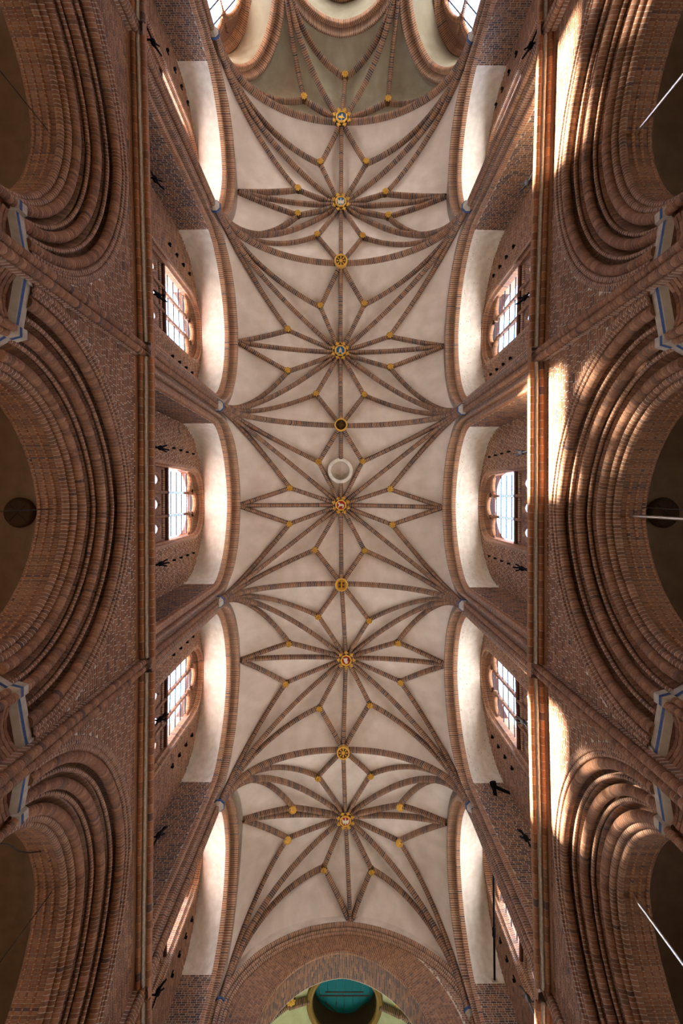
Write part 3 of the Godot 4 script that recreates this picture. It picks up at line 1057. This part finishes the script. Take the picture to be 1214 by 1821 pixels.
func choir(wall: Node3D):
	var o := base("ceiling", "shade-toned olive-grey choir vault with converging brick ribs at the top edge", "vault", "", "structure")
	var k0 := [P(-6.74, HK, -24.52), P(6.92, HK, -24.28)]
	var al := [P(-3.2, HK, -28.7), P(3.25, HK, -28.7)]
	var t0 := P(TP[0][0], TP[0][1], TP[0][2])
	var b := P(0.23, 28.3, -26.9)
	var ol := [P(-2.38, 28.4, -25.56), P(2.96, 28.4, -25.42)]
	rib(o, curve(t0, b, false, 0.05))
	var wc := P(0.04, 27.2, -28.7)
	for sd in 2:
		var wm: Vector3 = (k0[sd] + al[sd]) * 0.5
		wm.y = 27.9 + EYE
		var ab := curve(al[sd], b, true)
		var at := curve(al[sd], t0, true)
		var ao := curve(al[sd], ol[sd], true)
		var ko := curve(k0[sd], ol[sd], true)
		for r in [ab, at, ao, ko, curve(t0, ol[sd], false, 0.08)]: rib(o, r)
		web(o, ab, at, M.choir); web(o, at, ao, M.choir)
		web(o, curve(k0[sd], t0, true), ko, M.choir)
		web(o, ao, curve(al[sd], wm, true), M.choir); web(o, ko, curve(k0[sd], wm, true), M.choir)
		web(o, ab, curve(al[sd], wc, true), M.choir)
		var nn := Vector3([-0.7, 0.7][sd], 0, 0.65)
		for q in [[al[sd], wm, nn], [k0[sd], wm, nn], [al[sd], wc, Vector3(0, 0, 1)]]:
			var inner := curve(q[0], q[1], true)
			var outer := PackedVector3Array()
			for p in inner: outer.append(p + q[2] * 0.75 + Vector3(0, 0.1, 0))
			web(o, inner, outer, M.choir, 0.0)
	var pts := [[-6.95, -24.52, -3.25, -28.85], [-3.25, -28.85, 3.3, -28.85], [3.3, -28.85, 7.1, -24.28]]
	for k in 3:
		var f := frame(pts[k][0], pts[k][1], pts[k][2], pts[k][3], Vector3([-1, 0, 1][k], 0, 1.0))
		niche(wall, f, k, 2, f.length * 0.5, f.length * 0.5 - 0.45, minf(f.length * 0.5 - 1.1, 1.7), 2)
		var a := Acc.new()
		strips(a, f, 0.0, 0.0, f.length, 1, func(_s): return -EYE, func(_s): return 15.2)
		put(a, "lower_panel", M.plaster, wall)

# ---------------------------------------------------------------- the arch at the near end and the tower hall behind it
func end_wall():
	var o := base("wall_front", "brick end wall with a broad pointed arch opening into the green tower hall", "wall", "", "structure")
	var f := frame(-7.3, 26.62, 7.3, 27.16, Vector3(0, 0, -1))
	var mid := 7.45
	var inner := func(s): return arch_h(s - mid, 4.6, 4.7, 21.5) if absf(s - mid) < 4.6 else -EYE
	var acc := Acc.new()
	strips(acc, f, 0.0, 0.0, f.length, 90, inner, func(_s): return 33.0)
	put(acc, "masonry_panel", M.mortar, o)
	acc = Acc.new()
	strips(acc, f, 0.02, -0.5, f.length + 0.5, 60, func(s): return arch_h(s - mid - 0.3, 6.9, 5.2, 22.5) - 0.15 if absf(s - mid - 0.3) < 6.9 else 24.0, func(_s): return 32.0)
	for k in acc.v.size(): acc.v[k] -= f.n * 0.06
	put(acc, "plaster_panel", M.plaster, o)
	# outer mouldings
	var t := base("end_arch", "broad pointed brick arch with radiating headers at the lowest end of the nave", "arch")
	for q in [[0.0, -0.16, 0.14], [0.24, -0.08, 0.1], [0.42, -0.02, 0.1]]:
		acc = Acc.new()
		var c := arch_course(f, mid + 0.3, q[1], 6.9 - q[0], 5.2 - q[0], 22.5, 12.0)
		straight_fix(c, f, f.pt(mid, q[1], 21.0))
		var pr := circle(0, 0, q[2], 20, 250, 7)
		pr.append(Vector2(0.05, -0.2))
		sweep(acc, c, pr, pal_red, 0.11, 0.02)
		put(acc, "roll_moulding", M.brick, t)
	# rings of radial headers
	var list := []
	for r in 9:
		var e := -(r + 0.5) * 0.185 - 0.03
		var c := arch_course(f, mid, 0.0, 4.6 - e, 4.7 - e, 21.5)
		var n := roundi(c.total() / 0.108)
		for k in n:
			var a := c.at(c.total() * (k + 0.5) / n)
			if a[0].y - EYE > arch_h((a[0] - f.a).dot(f.t) - mid - 0.3, 6.52, 4.82, 22.5): continue
			if not in_view(a[0]): continue
			var x: Vector3 = a[2]
			var y: Vector3 = a[3]
			if x.cross(y).dot(-f.n) < 0: y = -y
			list.append([Transform3D(Basis(x * 0.17, y * (c.total() / n - 0.014), -f.n * 0.016), a[0]), tone(pal_red), pal_red])
	brick_wall(list, f.pt(0, 0, 0), f.t, -f.n, 0.3, f.length - 0.3, 19.0, 27.0, func(s, h): return h < arch_h(s - mid - 0.3, 6.5, 4.8, 22.5) - 0.03 and (absf(s - mid) > 6.3 or h > arch_h(s - mid, 6.3, 6.4, 21.5) or h < 21.5) and absf(s - mid) > 4.62, pal_red)
	lay(o, list, 250)
	# soffit of the opening
	acc = Acc.new()
	var c2 := arch_course(f, mid, 0.0, 4.6, 4.7, 21.5, 12.0)
	straight_fix(c2, f, f.pt(mid, 0, 20.5))
	band(acc, c2, PackedVector2Array([Vector2(0, 0), Vector2(1.62, 0)]), Color.WHITE, 0.2)
	put(acc, "soffit_bed", M.mortar, t)
	list = []
	var n2 := roundi(c2.total() / 0.108)
	for k in n2:
		var a := c2.at(c2.total() * (k + 0.5) / n2)
		if not in_view(a[0]): continue
		var d := -0.14 * (k % 2)
		while d < 1.58:
			var d0 := maxf(d, 0.0); var d1 := minf(d + 0.285, 1.58)
			d += 0.298
			if d1 - d0 < 0.05: continue
			var x: Vector3 = f.n
			var y: Vector3 = a[3]
			if x.cross(y).dot(a[2]) < 0: y = -y
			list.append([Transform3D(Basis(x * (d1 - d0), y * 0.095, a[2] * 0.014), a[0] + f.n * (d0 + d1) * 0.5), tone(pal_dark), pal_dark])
	lay(t, list, 250)
	acc = Acc.new()
	var edge := arch_course(f, mid, 0.02, 4.6, 4.7, 21.5, 12.0)
	straight_fix(edge, f, f.pt(mid, 0, 20.5))
	sweep(acc, edge, PackedVector2Array([Vector2(0.12, 0.02), Vector2(0.02, 0.03), Vector2(-0.03, -0.02), Vector2(-0.03, -0.14)]), pal_orange, 0.108, 0.02)
	put(acc, "arris_moulding", M.brick, t)
	# back face of the end wall
	acc = Acc.new()
	strips(acc, f, 1.6, 0.0, f.length, 60, inner, func(_s): return 33.0)
	put(acc, "tower_side", M.green, o)
	tower()

func tower():
	var o := base("ceiling", "pale green tower-hall vault around a round timber-closed opening", "vault", "", "structure")
	var cx := 0.2
	var cw := 34.25
	var acc := Acc.new()
	var rows := []
	for r in 9:
		var row := PackedVector3Array()
		for s in 49:
			var g := r / 8.0
			var an := TAU * s / 48
			var far := 9.5 if sin(an) > -0.05 else minf(9.5, (cw - 28.85) / -sin(an))
			var rad := lerpf(2.4, far, g)
			g = (rad - 2.4) / 7.1
			row.append(P(cx + rad * cos(an), 30.1 - 1.2 * g - 5.0 * g * g, cw + rad * sin(an)))
		rows.append(row)
	acc.grid(rows, [Color.WHITE])
	put(acc, "web", M.green, o)
	for s in 8:
		var an := TAU * (s + 0.1) / 8
		var a := P(cx + 2.4 * cos(an), 30.0, cw + 2.4 * sin(an))
		var b := P(cx + 3.75 * cos(an), 29.55, cw + 3.75 * sin(an))
		rib(o, curve(b, a, false, 0.03, 8), 0.16)
		for e in [-0.3, 0.3]:
			if sin(an + e) < -0.25: continue
			var line := PackedVector3Array()
			for k in 21:
				var rr := lerpf(9.0, 3.75, k / 20.0)
				var gg := (rr - 2.4) / 7.1
				var aa: float = an + e * (20 - k) / 20.0
				line.append(P(cx + rr * cos(aa), 30.05 - 1.2 * gg - 5.0 * gg * gg, cw + rr * sin(aa)))
			rib(o, line, 0.16)
	# oculus
	var ring_o := base("oculus_ring", "round moulded ring of dull gilded brick around the teal trapdoor", "ring")
	acc = Acc.new()
	acc.lathe(P(cx, 30.0, cw), Vector3.DOWN, [Vector2(2.58, -0.3), Vector2(2.58, 0.1), Vector2(2.5, 0.2), Vector2(2.42, 0.16), Vector2(2.38, 0.22), Vector2(2.3, 0.26), Vector2(2.24, 0.18), Vector2(2.2, 0.2), Vector2(2.17, 0.08), Vector2(2.17, 0.0)], 48)
	put(acc, "moulding", M.ringwood, ring_o)
	acc = Acc.new()
	acc.lathe(P(cx, 30.0, cw), Vector3.DOWN, [Vector2(2.17, 0.0), Vector2(2.19, -1.4)], 48)
	put(acc, "drum", M.darkwood, ring_o)
	var door := base("trapdoor", "teal-painted plank trapdoor with dark battens closing the round opening", "trapdoor")
	for k in 8:
		acc = Acc.new()
		acc.box(Transform3D(Basis(), P(cx - 2.06 + k * 0.59, 31.25 + 0.004 * (k % 2), cw)), Vector3(0.575, 0.06, 4.5))
		put(acc, "plank", M.teal, door)
	for q in [[-1.35, 0.72, 1.35, 0.72, 0.07], [-1.75, 0.98, 1.75, 0.98, 0.08], [-1.35, 1.45, -0.25, 2.45, 0.07], [1.6, 1.45, 0.4, 2.45, 0.07], [-0.55, 1.42, -0.55, 1.6, 0.05]]:
		acc = Acc.new()
		acc.tube(PackedVector3Array([P(cx + q[0], 31.22, cw - 0.05 + q[1]), P(cx + q[2], 31.22, cw - 0.05 + q[3])]), q[4] * 0.6, 6)
		put(acc, "batten", M.darkwood, door)
	for q in [[-3.33, 32.95], [3.75, 33.05]]:
		rosette(P(q[0], 28.95, q[1]), 0.32, "bright gilded rosette on a rib of the green vault, %s of the trapdoor" % ("left" if q[0] < 0 else "right"), "rosettes of the green tower vault", false)

# ---------------------------------------------------------------- bosses
func rosette(at: Vector3, r: float, label: String, group: String, plain: bool):
	var t := base("rosette_boss", label, "boss", group)
	var a := Acc.new()
	if plain:
		a.lathe(at, Vector3.DOWN, [Vector2(r * 0.7, -0.14), Vector2(r, -0.05), Vector2(r, 0.06), Vector2(r * 0.85, 0.1), Vector2(r * 0.8, 0.05), Vector2(r * 0.5, 0.04), Vector2(r * 0.42, 0.1), Vector2(0.001, 0.12)], 20)
		put(a, "disc", M.gold, t)
		return
	a.lathe(at, Vector3.DOWN, [Vector2(r * 0.85, -0.35), Vector2(r * 0.95, -0.02), Vector2(r * 0.95, 0.04), Vector2(r * 0.6, 0.06), Vector2(0.001, 0.05)], 20)
	put(a, "disc", M.old_gold, t)
	a = Acc.new()
	for k in 8:
		var g := TAU * k / 8 + 0.2
		var d := Vector3(cos(g), 0, sin(g))
		var e := Vector3(-d.z, 0, d.x)
		var rows := []
		for q in 5:
			var u := q / 4.0
			var wd := r * 0.31 * sin(PI * clampf(0.18 + 0.72 * u, 0, 1))
			var dep := 0.06 + 0.07 * sin(PI * u)
			var c := at + d * r * lerpf(0.25, 1.0, u)
			rows.append(PackedVector3Array([c + e * wd + Vector3.DOWN * 0.03, c + e * wd * 0.5 + Vector3.DOWN * dep, c + Vector3.DOWN * (dep + 0.02), c - e * wd * 0.5 + Vector3.DOWN * dep, c - e * wd + Vector3.DOWN * 0.03]))
		a.grid(rows, [Color.WHITE])
	put(a, "petals", M.gold, t)
	a = Acc.new()
	a.lathe(at, Vector3.DOWN, [Vector2(r * 0.24, 0.0), Vector2(r * 0.22, 0.12), Vector2(r * 0.1, 0.17), Vector2(0.001, 0.18)], 12)
	put(a, "centre", M.gold, t)

func plate(at: Vector3, poly: Array, size: float, depth: float) -> Acc:
	var a := Acc.new()
	var pts := PackedVector2Array()
	for q in range(0, poly.size(), 2): pts.append(Vector2(poly[q], poly[q + 1]) * size)
	var idx := Geometry2D.triangulate_polygon(pts)
	var v := func(k: int, d: float) -> Vector3: return at + Vector3(pts[k].x, -d, pts[k].y)
	for q in range(0, idx.size(), 3): a.tri(v.call(idx[q], depth), v.call(idx[q + 1], depth), v.call(idx[q + 2], depth))
	for k in pts.size():
		var j := (k + 1) % pts.size()
		a.quad(v.call(k, 0.0), v.call(k, depth), v.call(j, depth), v.call(j, 0.0))
	return a

func shield_boss(at: Vector3, label: String, ground: Material, shapes: Array, turn: float):
	var t := base("keystone_boss", label, "boss", "painted keystones with gilded crosslets")
	var a := Acc.new()
	a.lathe(at, Vector3.DOWN, [Vector2(0.42, -0.3), Vector2(0.4, 0.14), Vector2(0.3, 0.18)], 16)
	put(a, "core", M.darkwood, t)
	a = Acc.new()
	a.lathe(at, Vector3.DOWN, [Vector2(0.4, 0.1), Vector2(0.4, 0.22), Vector2(0.36, 0.27), Vector2(0.31, 0.25), Vector2(0.29, 0.19)], 8, Color.WHITE, PI / 8 + turn, true)
	put(a, "rim", M.gold, t)
	a = Acc.new()
	a.lathe(at, Vector3.DOWN, [Vector2(0.3, 0.19), Vector2(0.001, 0.2)], 24)
	put(a, "painted_disc", ground, t)
	for q in shapes:
		put(plate(at + Vector3.DOWN * 0.195, q[1], 0.28, 0.025 + q[2] * 0.012), "painted_figure", q[0], t)
	for k in 8:
		var g := TAU * (k + 0.5) / 8 + turn
		var d := Vector3(cos(g), 0, sin(g))
		var e := Vector3(-d.z, 0, d.x)
		a = Acc.new()
		a.tube(PackedVector3Array([at + d * 0.36 + Vector3.DOWN * 0.16, at + d * 0.5 + Vector3.DOWN * 0.16]), 0.035, 6)
		for q in [[0.56, 0.0, 0.075], [0.49, 0.085, 0.06], [0.49, -0.085, 0.06]]:
			a.lathe(at + d * q[0] + e * q[1] + Vector3.DOWN * 0.16, Vector3.DOWN, [Vector2(0.001, -q[2] * 0.7), Vector2(q[2] * 0.8, -q[2] * 0.3), Vector2(q[2], 0.1 * q[2]), Vector2(q[2] * 0.6, q[2] * 0.7), Vector2(0.001, q[2] * 0.9)], 8)
		put(a, "crosslet", M.gold, t)

func ring_boss(at: Vector3, label: String, style: int):
	var t := base("keystone_boss", label, "boss", "gilded ring keystones on the transverse ribs")
	var a := Acc.new()
	a.lathe(at, Vector3.DOWN, [Vector2(0.36, -0.3), Vector2(0.42, 0.05), Vector2(0.42, 0.16), Vector2(0.4, 0.22), Vector2(0.36, 0.23), Vector2(0.33, 0.19), Vector2(0.33, 0.1)], 32)
	put(a, "rim", M.gold, t)
	a = Acc.new()
	a.lathe(at, Vector3.DOWN, [Vector2(0.34, 0.11), Vector2(0.001, 0.11)], 24)
	put(a, "ground", M.pit if style < 2 else M.gold, t)
	if style == 0:
		for k in 8:
			var g := TAU * k / 8
			a = Acc.new()
			a.lathe(at + Vector3(cos(g), 0, sin(g)) * 0.24, Vector3.DOWN, [Vector2(0.054, 0.1), Vector2(0.054, 0.15), Vector2(0.03, 0.18), Vector2(0.001, 0.18)], 10)
			a.tube(PackedVector3Array([at + Vector3(cos(g), -0.14 / 1.0, sin(g)) * Vector3(0.1, 1, 0.1), at + Vector3(cos(g) * 0.2, -0.14, sin(g) * 0.2)]), 0.022, 6)
			put(a, "petal", M.gold, t)
		a = Acc.new()
		a.lathe(at, Vector3.DOWN, [Vector2(0.1, 0.1), Vector2(0.1, 0.17), Vector2(0.05, 0.18), Vector2(0.03, 0.12), Vector2(0.001, 0.12)], 12)
		put(a, "centre", M.gold, t)
	elif style == 1:
		put(plate(at + Vector3.DOWN * 0.11, [-0.9, 0.15, -0.2, 0.3, 0.1, 0.9, 0.3, 0.25, 0.9, -0.1, 0.25, -0.3, -0.1, -0.9, -0.3, -0.2], 0.33, 0.05), "tracery_star", M.old_gold, t)
		for k in 4:
			var g := TAU * (k + 0.2) / 4
			put(plate(at + Vector3(cos(g), 0, sin(g)) * 0.2 + Vector3.DOWN * 0.155, [-1, 0, 0, 1, 1, 0, 0, -1], 0.055, 0.02), "lozenge", M.pit, t)
	else:
		for q in [[-0.12, 0.1], [0.12, 0.1], [-0.12, -0.1], [0.12, -0.1]]:
			put(plate(at + Vector3(q[0], -0.11, q[1]), [-1, -0.9, 1, -0.9, 1, 0.9, -1, 0.9], 0.075, 0.06), "square", M.old_gold, t)
		put(plate(at + Vector3.DOWN * 0.11, [-0.12, -1, 0.12, -1, 0.12, 1, -0.12, 1], 0.28, 0.04), "bar", M.gold, t)

func bosses():
	var eagle := [-0.85, 0.55, -0.55, 0.35, -0.25, 0.1, -0.12, 0.3, -0.12, 0.75, 0.12, 0.75, 0.12, 0.3, 0.25, 0.1, 0.55, 0.35, 0.85, 0.55, 0.8, -0.1, 0.6, -0.55, 0.35, -0.75, 0.3, -0.4, 0.12, -0.45, 0.1, -0.85, -0.1, -0.85, -0.12, -0.45, -0.3, -0.4, -0.35, -0.75, -0.6, -0.55, -0.8, -0.1]
	var rider := [-0.75, -0.25, -0.6, 0.15, -0.25, 0.2, -0.1, 0.05, 0.05, 0.6, 0.25, 0.62, 0.3, 0.1, 0.75, -0.3, 0.45, -0.35, 0.2, -0.3, 0.1, -0.7, -0.05, -0.7, -0.1, -0.35, -0.5, -0.35]
	var scroll := [-0.1, -0.75, 0.12, -0.75, 0.2, -0.4, -0.05, -0.3, -0.2, -0.5]
	var saint := [-0.3, -0.85, -0.34, -0.1, -0.3, 0.25, -0.12, 0.5, 0.0, 0.85, 0.12, 0.5, 0.3, 0.25, 0.34, -0.1, 0.3, -0.85]
	var robe := [-0.12, -0.5, -0.14, 0.0, 0.0, 0.35, 0.14, 0.0, 0.12, -0.5]
	var hill := [-0.8, -0.55, -0.4, -0.5, 0.4, -0.5, 0.8, -0.55, 0.4, -0.9, -0.4, -0.9]
	var lamb := [-0.75, 0.3, -0.6, 0.65, -0.3, 0.6, -0.2, 0.3, 0.4, 0.3, 0.7, 0.1, 0.75, -0.3, 0.5, -0.75, 0.3, -0.7, 0.4, -0.25, 0.0, -0.2, -0.3, -0.3, -0.5, -0.6, -0.75, -0.55, -0.5, -0.1, -0.45, 0.15]
	var bird := [-0.75, 0.5, -0.35, 0.45, 0.0, 0.6, 0.3, 0.55, 0.35, 0.3, 0.2, 0.15, 0.35, -0.15, 0.55, -0.4, 0.3, -0.75, -0.05, -0.85, -0.35, -0.5]
	var claw := [0.2, -0.2, 0.5, -0.1, 0.55, -0.45, 0.35, -0.6]
	var paint := [
		["painted keystone with a white spread eagle on a blue ground", M.azure, [[M.white, eagle, 0]], 0.05],
		["painted keystone with a pale standing figure on a blue ground", M.azure, [[M.white, hill, 0], [M.white, saint, 0], [M.flesh, robe, 1]], 0.0],
		["painted keystone with a white beast on red, just below the round plaster lid", M.crimson, [[M.white, lamb, 0]], 0.05],
		["painted keystone with a white leaning bird on red and upright crosslets", M.crimson, [[M.white, bird, 0], [M.flesh, claw, 1]], PI / 8],
		["painted keystone with a white spread eagle on red, lowest star of the nave", M.crimson, [[M.white, eagle, 0]], 0.05]]
	for k in 5: shield_boss(P(CP[k][0], 29.85, CP[k][1]), paint[k][0], paint[k][1], paint[k][2], paint[k][3])
	shield_boss(P(TP[0][0], 28.55, TP[0][2]), "painted keystone with gilded figures on blue, topmost of the ridge at the choir arch", M.azure, [[M.gold, rider, 0], [M.white, scroll, 0]], 0.0)
	var rl := ["round gilded keystone with an eight-petal rosette, uppermost of the ring keystones", "round gilded keystone with dark lozenges in tracery, just above the round plaster lid", "solid gilded round keystone with four squares in relief", "round gilded keystone with an eight-petal rosette, lowest of the ring keystones"]
	for k in 4: ring_boss(P(TP[k + 1][0], 28.55, TP[k + 1][2]), rl[k], [0, 1, 2, 0][k])
	for k in 5:
		for e in 2:
			for sd in 2:
				var where := "%s of the %s star keystone" % [["above left", "above right", "below left", "below right"][e * 2 + sd], BAYS[k]]
				rosette(P(INP[k][e * 4 + sd * 2], 29.13, INP[k][e * 4 + sd * 2 + 1]), 0.21, "small gilded rosette near the ridge, " + where, "small gilded rosettes on the vault ribs", false)
				rosette(P(OUP[k][e * 4 + sd * 2], 29.03, OUP[k][e * 4 + sd * 2 + 1]), 0.25 if k == 4 else 0.22, ("plain gilded disc far from the ridge, " if k == 4 else "small gilded rosette far from the ridge, ") + where, "small gilded rosettes on the vault ribs", k == 4)
	rosette(P(0.23, 28.05, -26.9), 0.22, "small gilded rosette in the choir vault, straight above the topmost keystone", "small gilded rosettes on the vault ribs", false)
	rosette(P(-2.38, 28.1, -25.56), 0.22, "small gilded rosette in the choir vault, left of the topmost keystone", "small gilded rosettes on the vault ribs", false)
	rosette(P(2.96, 28.1, -25.42), 0.22, "small gilded rosette in the choir vault, right of the topmost keystone", "small gilded rosettes on the vault ribs", false)

# ---------------------------------------------------------------- small things
func fittings():
	# round lid in the vault
	var t := base("vault_lid", "round grey plaster lid with a sunken bowl on the ridge of the middle vault", "hatch")
	var c := P(-0.08, 29.45, -1.83)
	var a := Acc.new()
	a.lathe(c, Vector3.DOWN, [Vector2(0.82, -0.4), Vector2(0.84, 0.1), Vector2(0.81, 0.2), Vector2(0.64, 0.2), Vector2(0.61, 0.16), Vector2(0.61, 0.1)], 40)
	put(a, "ring", M.soffit, t)
	a = Acc.new()
	a.lathe(c, Vector3.DOWN, [Vector2(0.62, 0.12), Vector2(0.58, -0.25), Vector2(0.4, -0.32), Vector2(0.39, -0.3), Vector2(0.2, -0.33), Vector2(0.19, -0.31), Vector2(0.001, -0.33)], 40)
	put(a, "bowl", M.stone, t)
	# iron stubs beside the windows, brackets on the sills
	for sd in 2:
		var sg := sd * 2 - 1
		for k in 5:
			var f := bf(k, sd)
			var mid := f.length * 0.5
			for e in [-1, 1]:
				for q in 4:
					var s: float = mid + e * 2.85
					var h := 22.55 + q * 0.98
					a = Acc.new()
					var b := Basis(f.t, Vector3.UP, f.t.cross(Vector3.UP))
					a.box(Transform3D(b, f.pt(s, 1.9, h)), Vector3(0.06, 0.3, 0.07))
					a.box(Transform3D(b, f.pt(s, 1.83, h - 0.1)), Vector3(0.09, 0.12, 0.1))
					var o := put(a, "wall_iron", M.iron)
					tag(o, "short dark wall iron, %s from the sill, %s the %s %s window" % [["lowest", "second", "third", "fourth"][q], "just above" if e < 0 else "just below", BAYS[k], SIDE[sd]], "wall iron", "wall irons beside the clerestory windows")
				# bracket
				t = base("iron_bracket", "black iron bracket on the sill beside the %s end of the %s %s window" % ["upper" if e < 0 else "lower", BAYS[k], SIDE[sd]], "bracket", "iron brackets on the window sills")
				var s2: float = mid + e * 2.25
				a = Acc.new()
				a.tube(PackedVector3Array([f.pt(s2, 0.35, 14.8), f.pt(s2, 0.35, 17.35)]), 0.035, 8)
				put(a, "post", M.iron, t)
				a = Acc.new()
				a.tube(PackedVector3Array([f.pt(s2, 0.3, 17.05), f.pt(s2, 0.95, 17.05)]), 0.03, 8)
				put(a, "arm", M.iron, t)
				a = Acc.new()
				for d in [[0.13, 0.06], [-0.13, 0.08], [0.03, 0.22]]:
					a.tube(PackedVector3Array([f.pt(s2, 0.35, 17.2), f.pt(s2 + d[0] * 0.6, 0.3, 17.2 + d[1]), f.pt(s2 + d[0], 0.22, 17.3 + d[1] * 1.5)]), 0.032, 6)
				a.lathe(f.pt(s2, 0.35, 17.1), Vector3.UP, [Vector2(0.001, -0.1), Vector2(0.09, -0.05), Vector2(0.1, 0.1), Vector2(0.05, 0.2), Vector2(0.001, 0.22)], 10)
				put(a, "crown", M.iron, t)
	# cords hung from the crowns of the arcade arches
	for sd in 2:
		var sg := sd * 2 - 1
		for k in [1, 2, 3]:
			var f := bf(k, sd)
			var mid := f.length * 0.5
			var d := 1.25
			var pos: String = ["", "topmost", "middle", "lowest"][k]
			var o: MeshInstance3D
			a = Acc.new()
			var pts := PackedVector3Array()
			for q in 12: pts.append(f.pt(mid + 0.02 * q / 11.0, d, lerpf(12.25, 3.1, q / 11.0)))
			a.tube(pts, 0.04 if sd == 1 else 0.012, 8)
			o = put(a, "lamp_cord", M.steel if sd == 1 else M.wire)
			tag(o, "%s hanging lamp cord under the crown of the %s arch on the %s" % ["sunlit-look steel" if sd == 1 else "thin dark", pos, SIDE[sd]], "cord", "lamp cords in the arcade")
			t = base("pendant_lamp", "glowing globe lamp at the end of the cord in the %s arch on the %s" % [pos, SIDE[sd]], "lamp", "pendant lamps in the arcade")
			a = Acc.new()
			a.lathe(f.pt(mid + 0.02, d, 2.85), Vector3.UP, [Vector2(0.001, -0.2), Vector2(0.12, -0.16), Vector2(0.2, 0.0), Vector2(0.12, 0.16), Vector2(0.001, 0.2)], 16)
			put(a, "globe", M.lamp, t)
			a = Acc.new()
			a.lathe(f.pt(mid + 0.02, d, 3.02), Vector3.UP, [Vector2(0.09, 0.0), Vector2(0.06, 0.08), Vector2(0.001, 0.1)], 12)
			put(a, "cap", M.iron, t)
			var l := OmniLight3D.new()
			l.name = "pendant_glow"
			l.light_color = Color(1.0, 0.74, 0.44)
			l.light_energy = 4.0 if sd == 0 else 1.0
			l.light_size = 0.15
			l.omni_range = 40.0
			l.omni_attenuation = 2.0
			l.shadow_enabled = true
			l.position = f.pt(mid + 0.02, d, 2.85)
			t.add_child(l)
		# round wooden boss in the middle aisle vault
		t = base("aisle_boss", "dark round wooden boss in the dim %s aisle vault behind the middle arch" % SIDE[sd], "boss", "aisle vault bosses")
		a = Acc.new()
		var p := P(sg * 11.2, 15.45, 0.5)
		a.lathe(p, Vector3.DOWN, [Vector2(0.4, -0.3), Vector2(0.5, -0.1), Vector2(0.53, 0.1), Vector2(0.46, 0.22), Vector2(0.42, 0.18), Vector2(0.001, 0.2)], 28)
		put(a, "disc", M.darkwood, t)
		for q in 2:
			a = Acc.new()
			var g := PI / 4 + PI / 2 * q
			a.tube(PackedVector3Array([p + Vector3(cos(g) * 0.4, -0.2, sin(g) * 0.4), p + Vector3(-cos(g) * 0.4, -0.2, -sin(g) * 0.4)]), 0.015, 6)
			put(a, "moulding", M.wire, t)
	# dark wire beside the right middle cord, loose cables on the lower left arch
	a = Acc.new()
	a.tube(PackedVector3Array([P(8.25, 12.5, 0.25), P(8.3, 3.0, 0.4)]), 0.012, 6)
	tag(put(a, "wire", M.wire), "thin dark wire hanging beside the bright cord of the middle right arch", "wire")
	a = Acc.new()
	var loose := PackedVector3Array()
	for q in 20:
		var g := q / 19.0
		loose.append(P(-7.95 - 0.35 * g + 0.06 * sin(g * 17.0), 12.2 - 2.2 * g * g, 10.3 - 1.5 * g - 0.9 * g * g + 0.08 * sin(g * 13.0)))
	a.tube(loose, 0.018, 6)
	tag(put(a, "loose_cable", M.wire), "loose dark cable looping along the soffit of the lowest left arch", "cable")
	# long iron tie beside the lowest right window
	t = base("iron_tie", "long dark iron tie rod with a knob across the lowest right window recess", "tie rod")
	a = Acc.new()
	a.tube(PackedVector3Array([P(8.25, 24.0, 19.3), P(8.32, 24.0, 26.2)]), 0.06, 8)
	put(a, "rod", M.iron, t)
	a = Acc.new()
	a.lathe(P(8.29, 24.0, 23.6), Vector3(0, 0, 1), [Vector2(0.06, -0.3), Vector2(0.1, -0.2), Vector2(0.09, 0.0), Vector2(0.1, 0.2), Vector2(0.06, 0.3)], 10)
	put(a, "knob", M.iron, t)
	a = Acc.new()
	a.box(Transform3D(Basis(), P(8.32, 24.0, 26.2)), Vector3(0.3, 0.16, 0.06))
	put(a, "wall_plate", M.stone, t)
	# spotlight
	t = base("spotlight", "black spotlight on a jointed arm fixed high between two right window bays", "spotlight")
	var sp := P(8.1, 23.5, 15.32)
	a = Acc.new()
	a.tube(PackedVector3Array([sp, sp + Vector3(0.75, -0.5, -0.1)]), 0.085, 10)
	put(a, "arm", M.iron, t)
	a = Acc.new()
	a.lathe(sp, Vector3(-0.2, 0.3, 0.9).normalized(), [Vector2(0.001, -0.12), Vector2(0.12, -0.1), Vector2(0.17, 0.05), Vector2(0.17, 0.2), Vector2(0.12, 0.22), Vector2(0.001, 0.2)], 14)
	put(a, "head", M.iron, t)
	a = Acc.new()
	a.tube(PackedVector3Array([sp, sp + Vector3(-0.12, -0.6, -0.12)]), 0.1, 10)
	put(a, "yoke", M.iron, t)
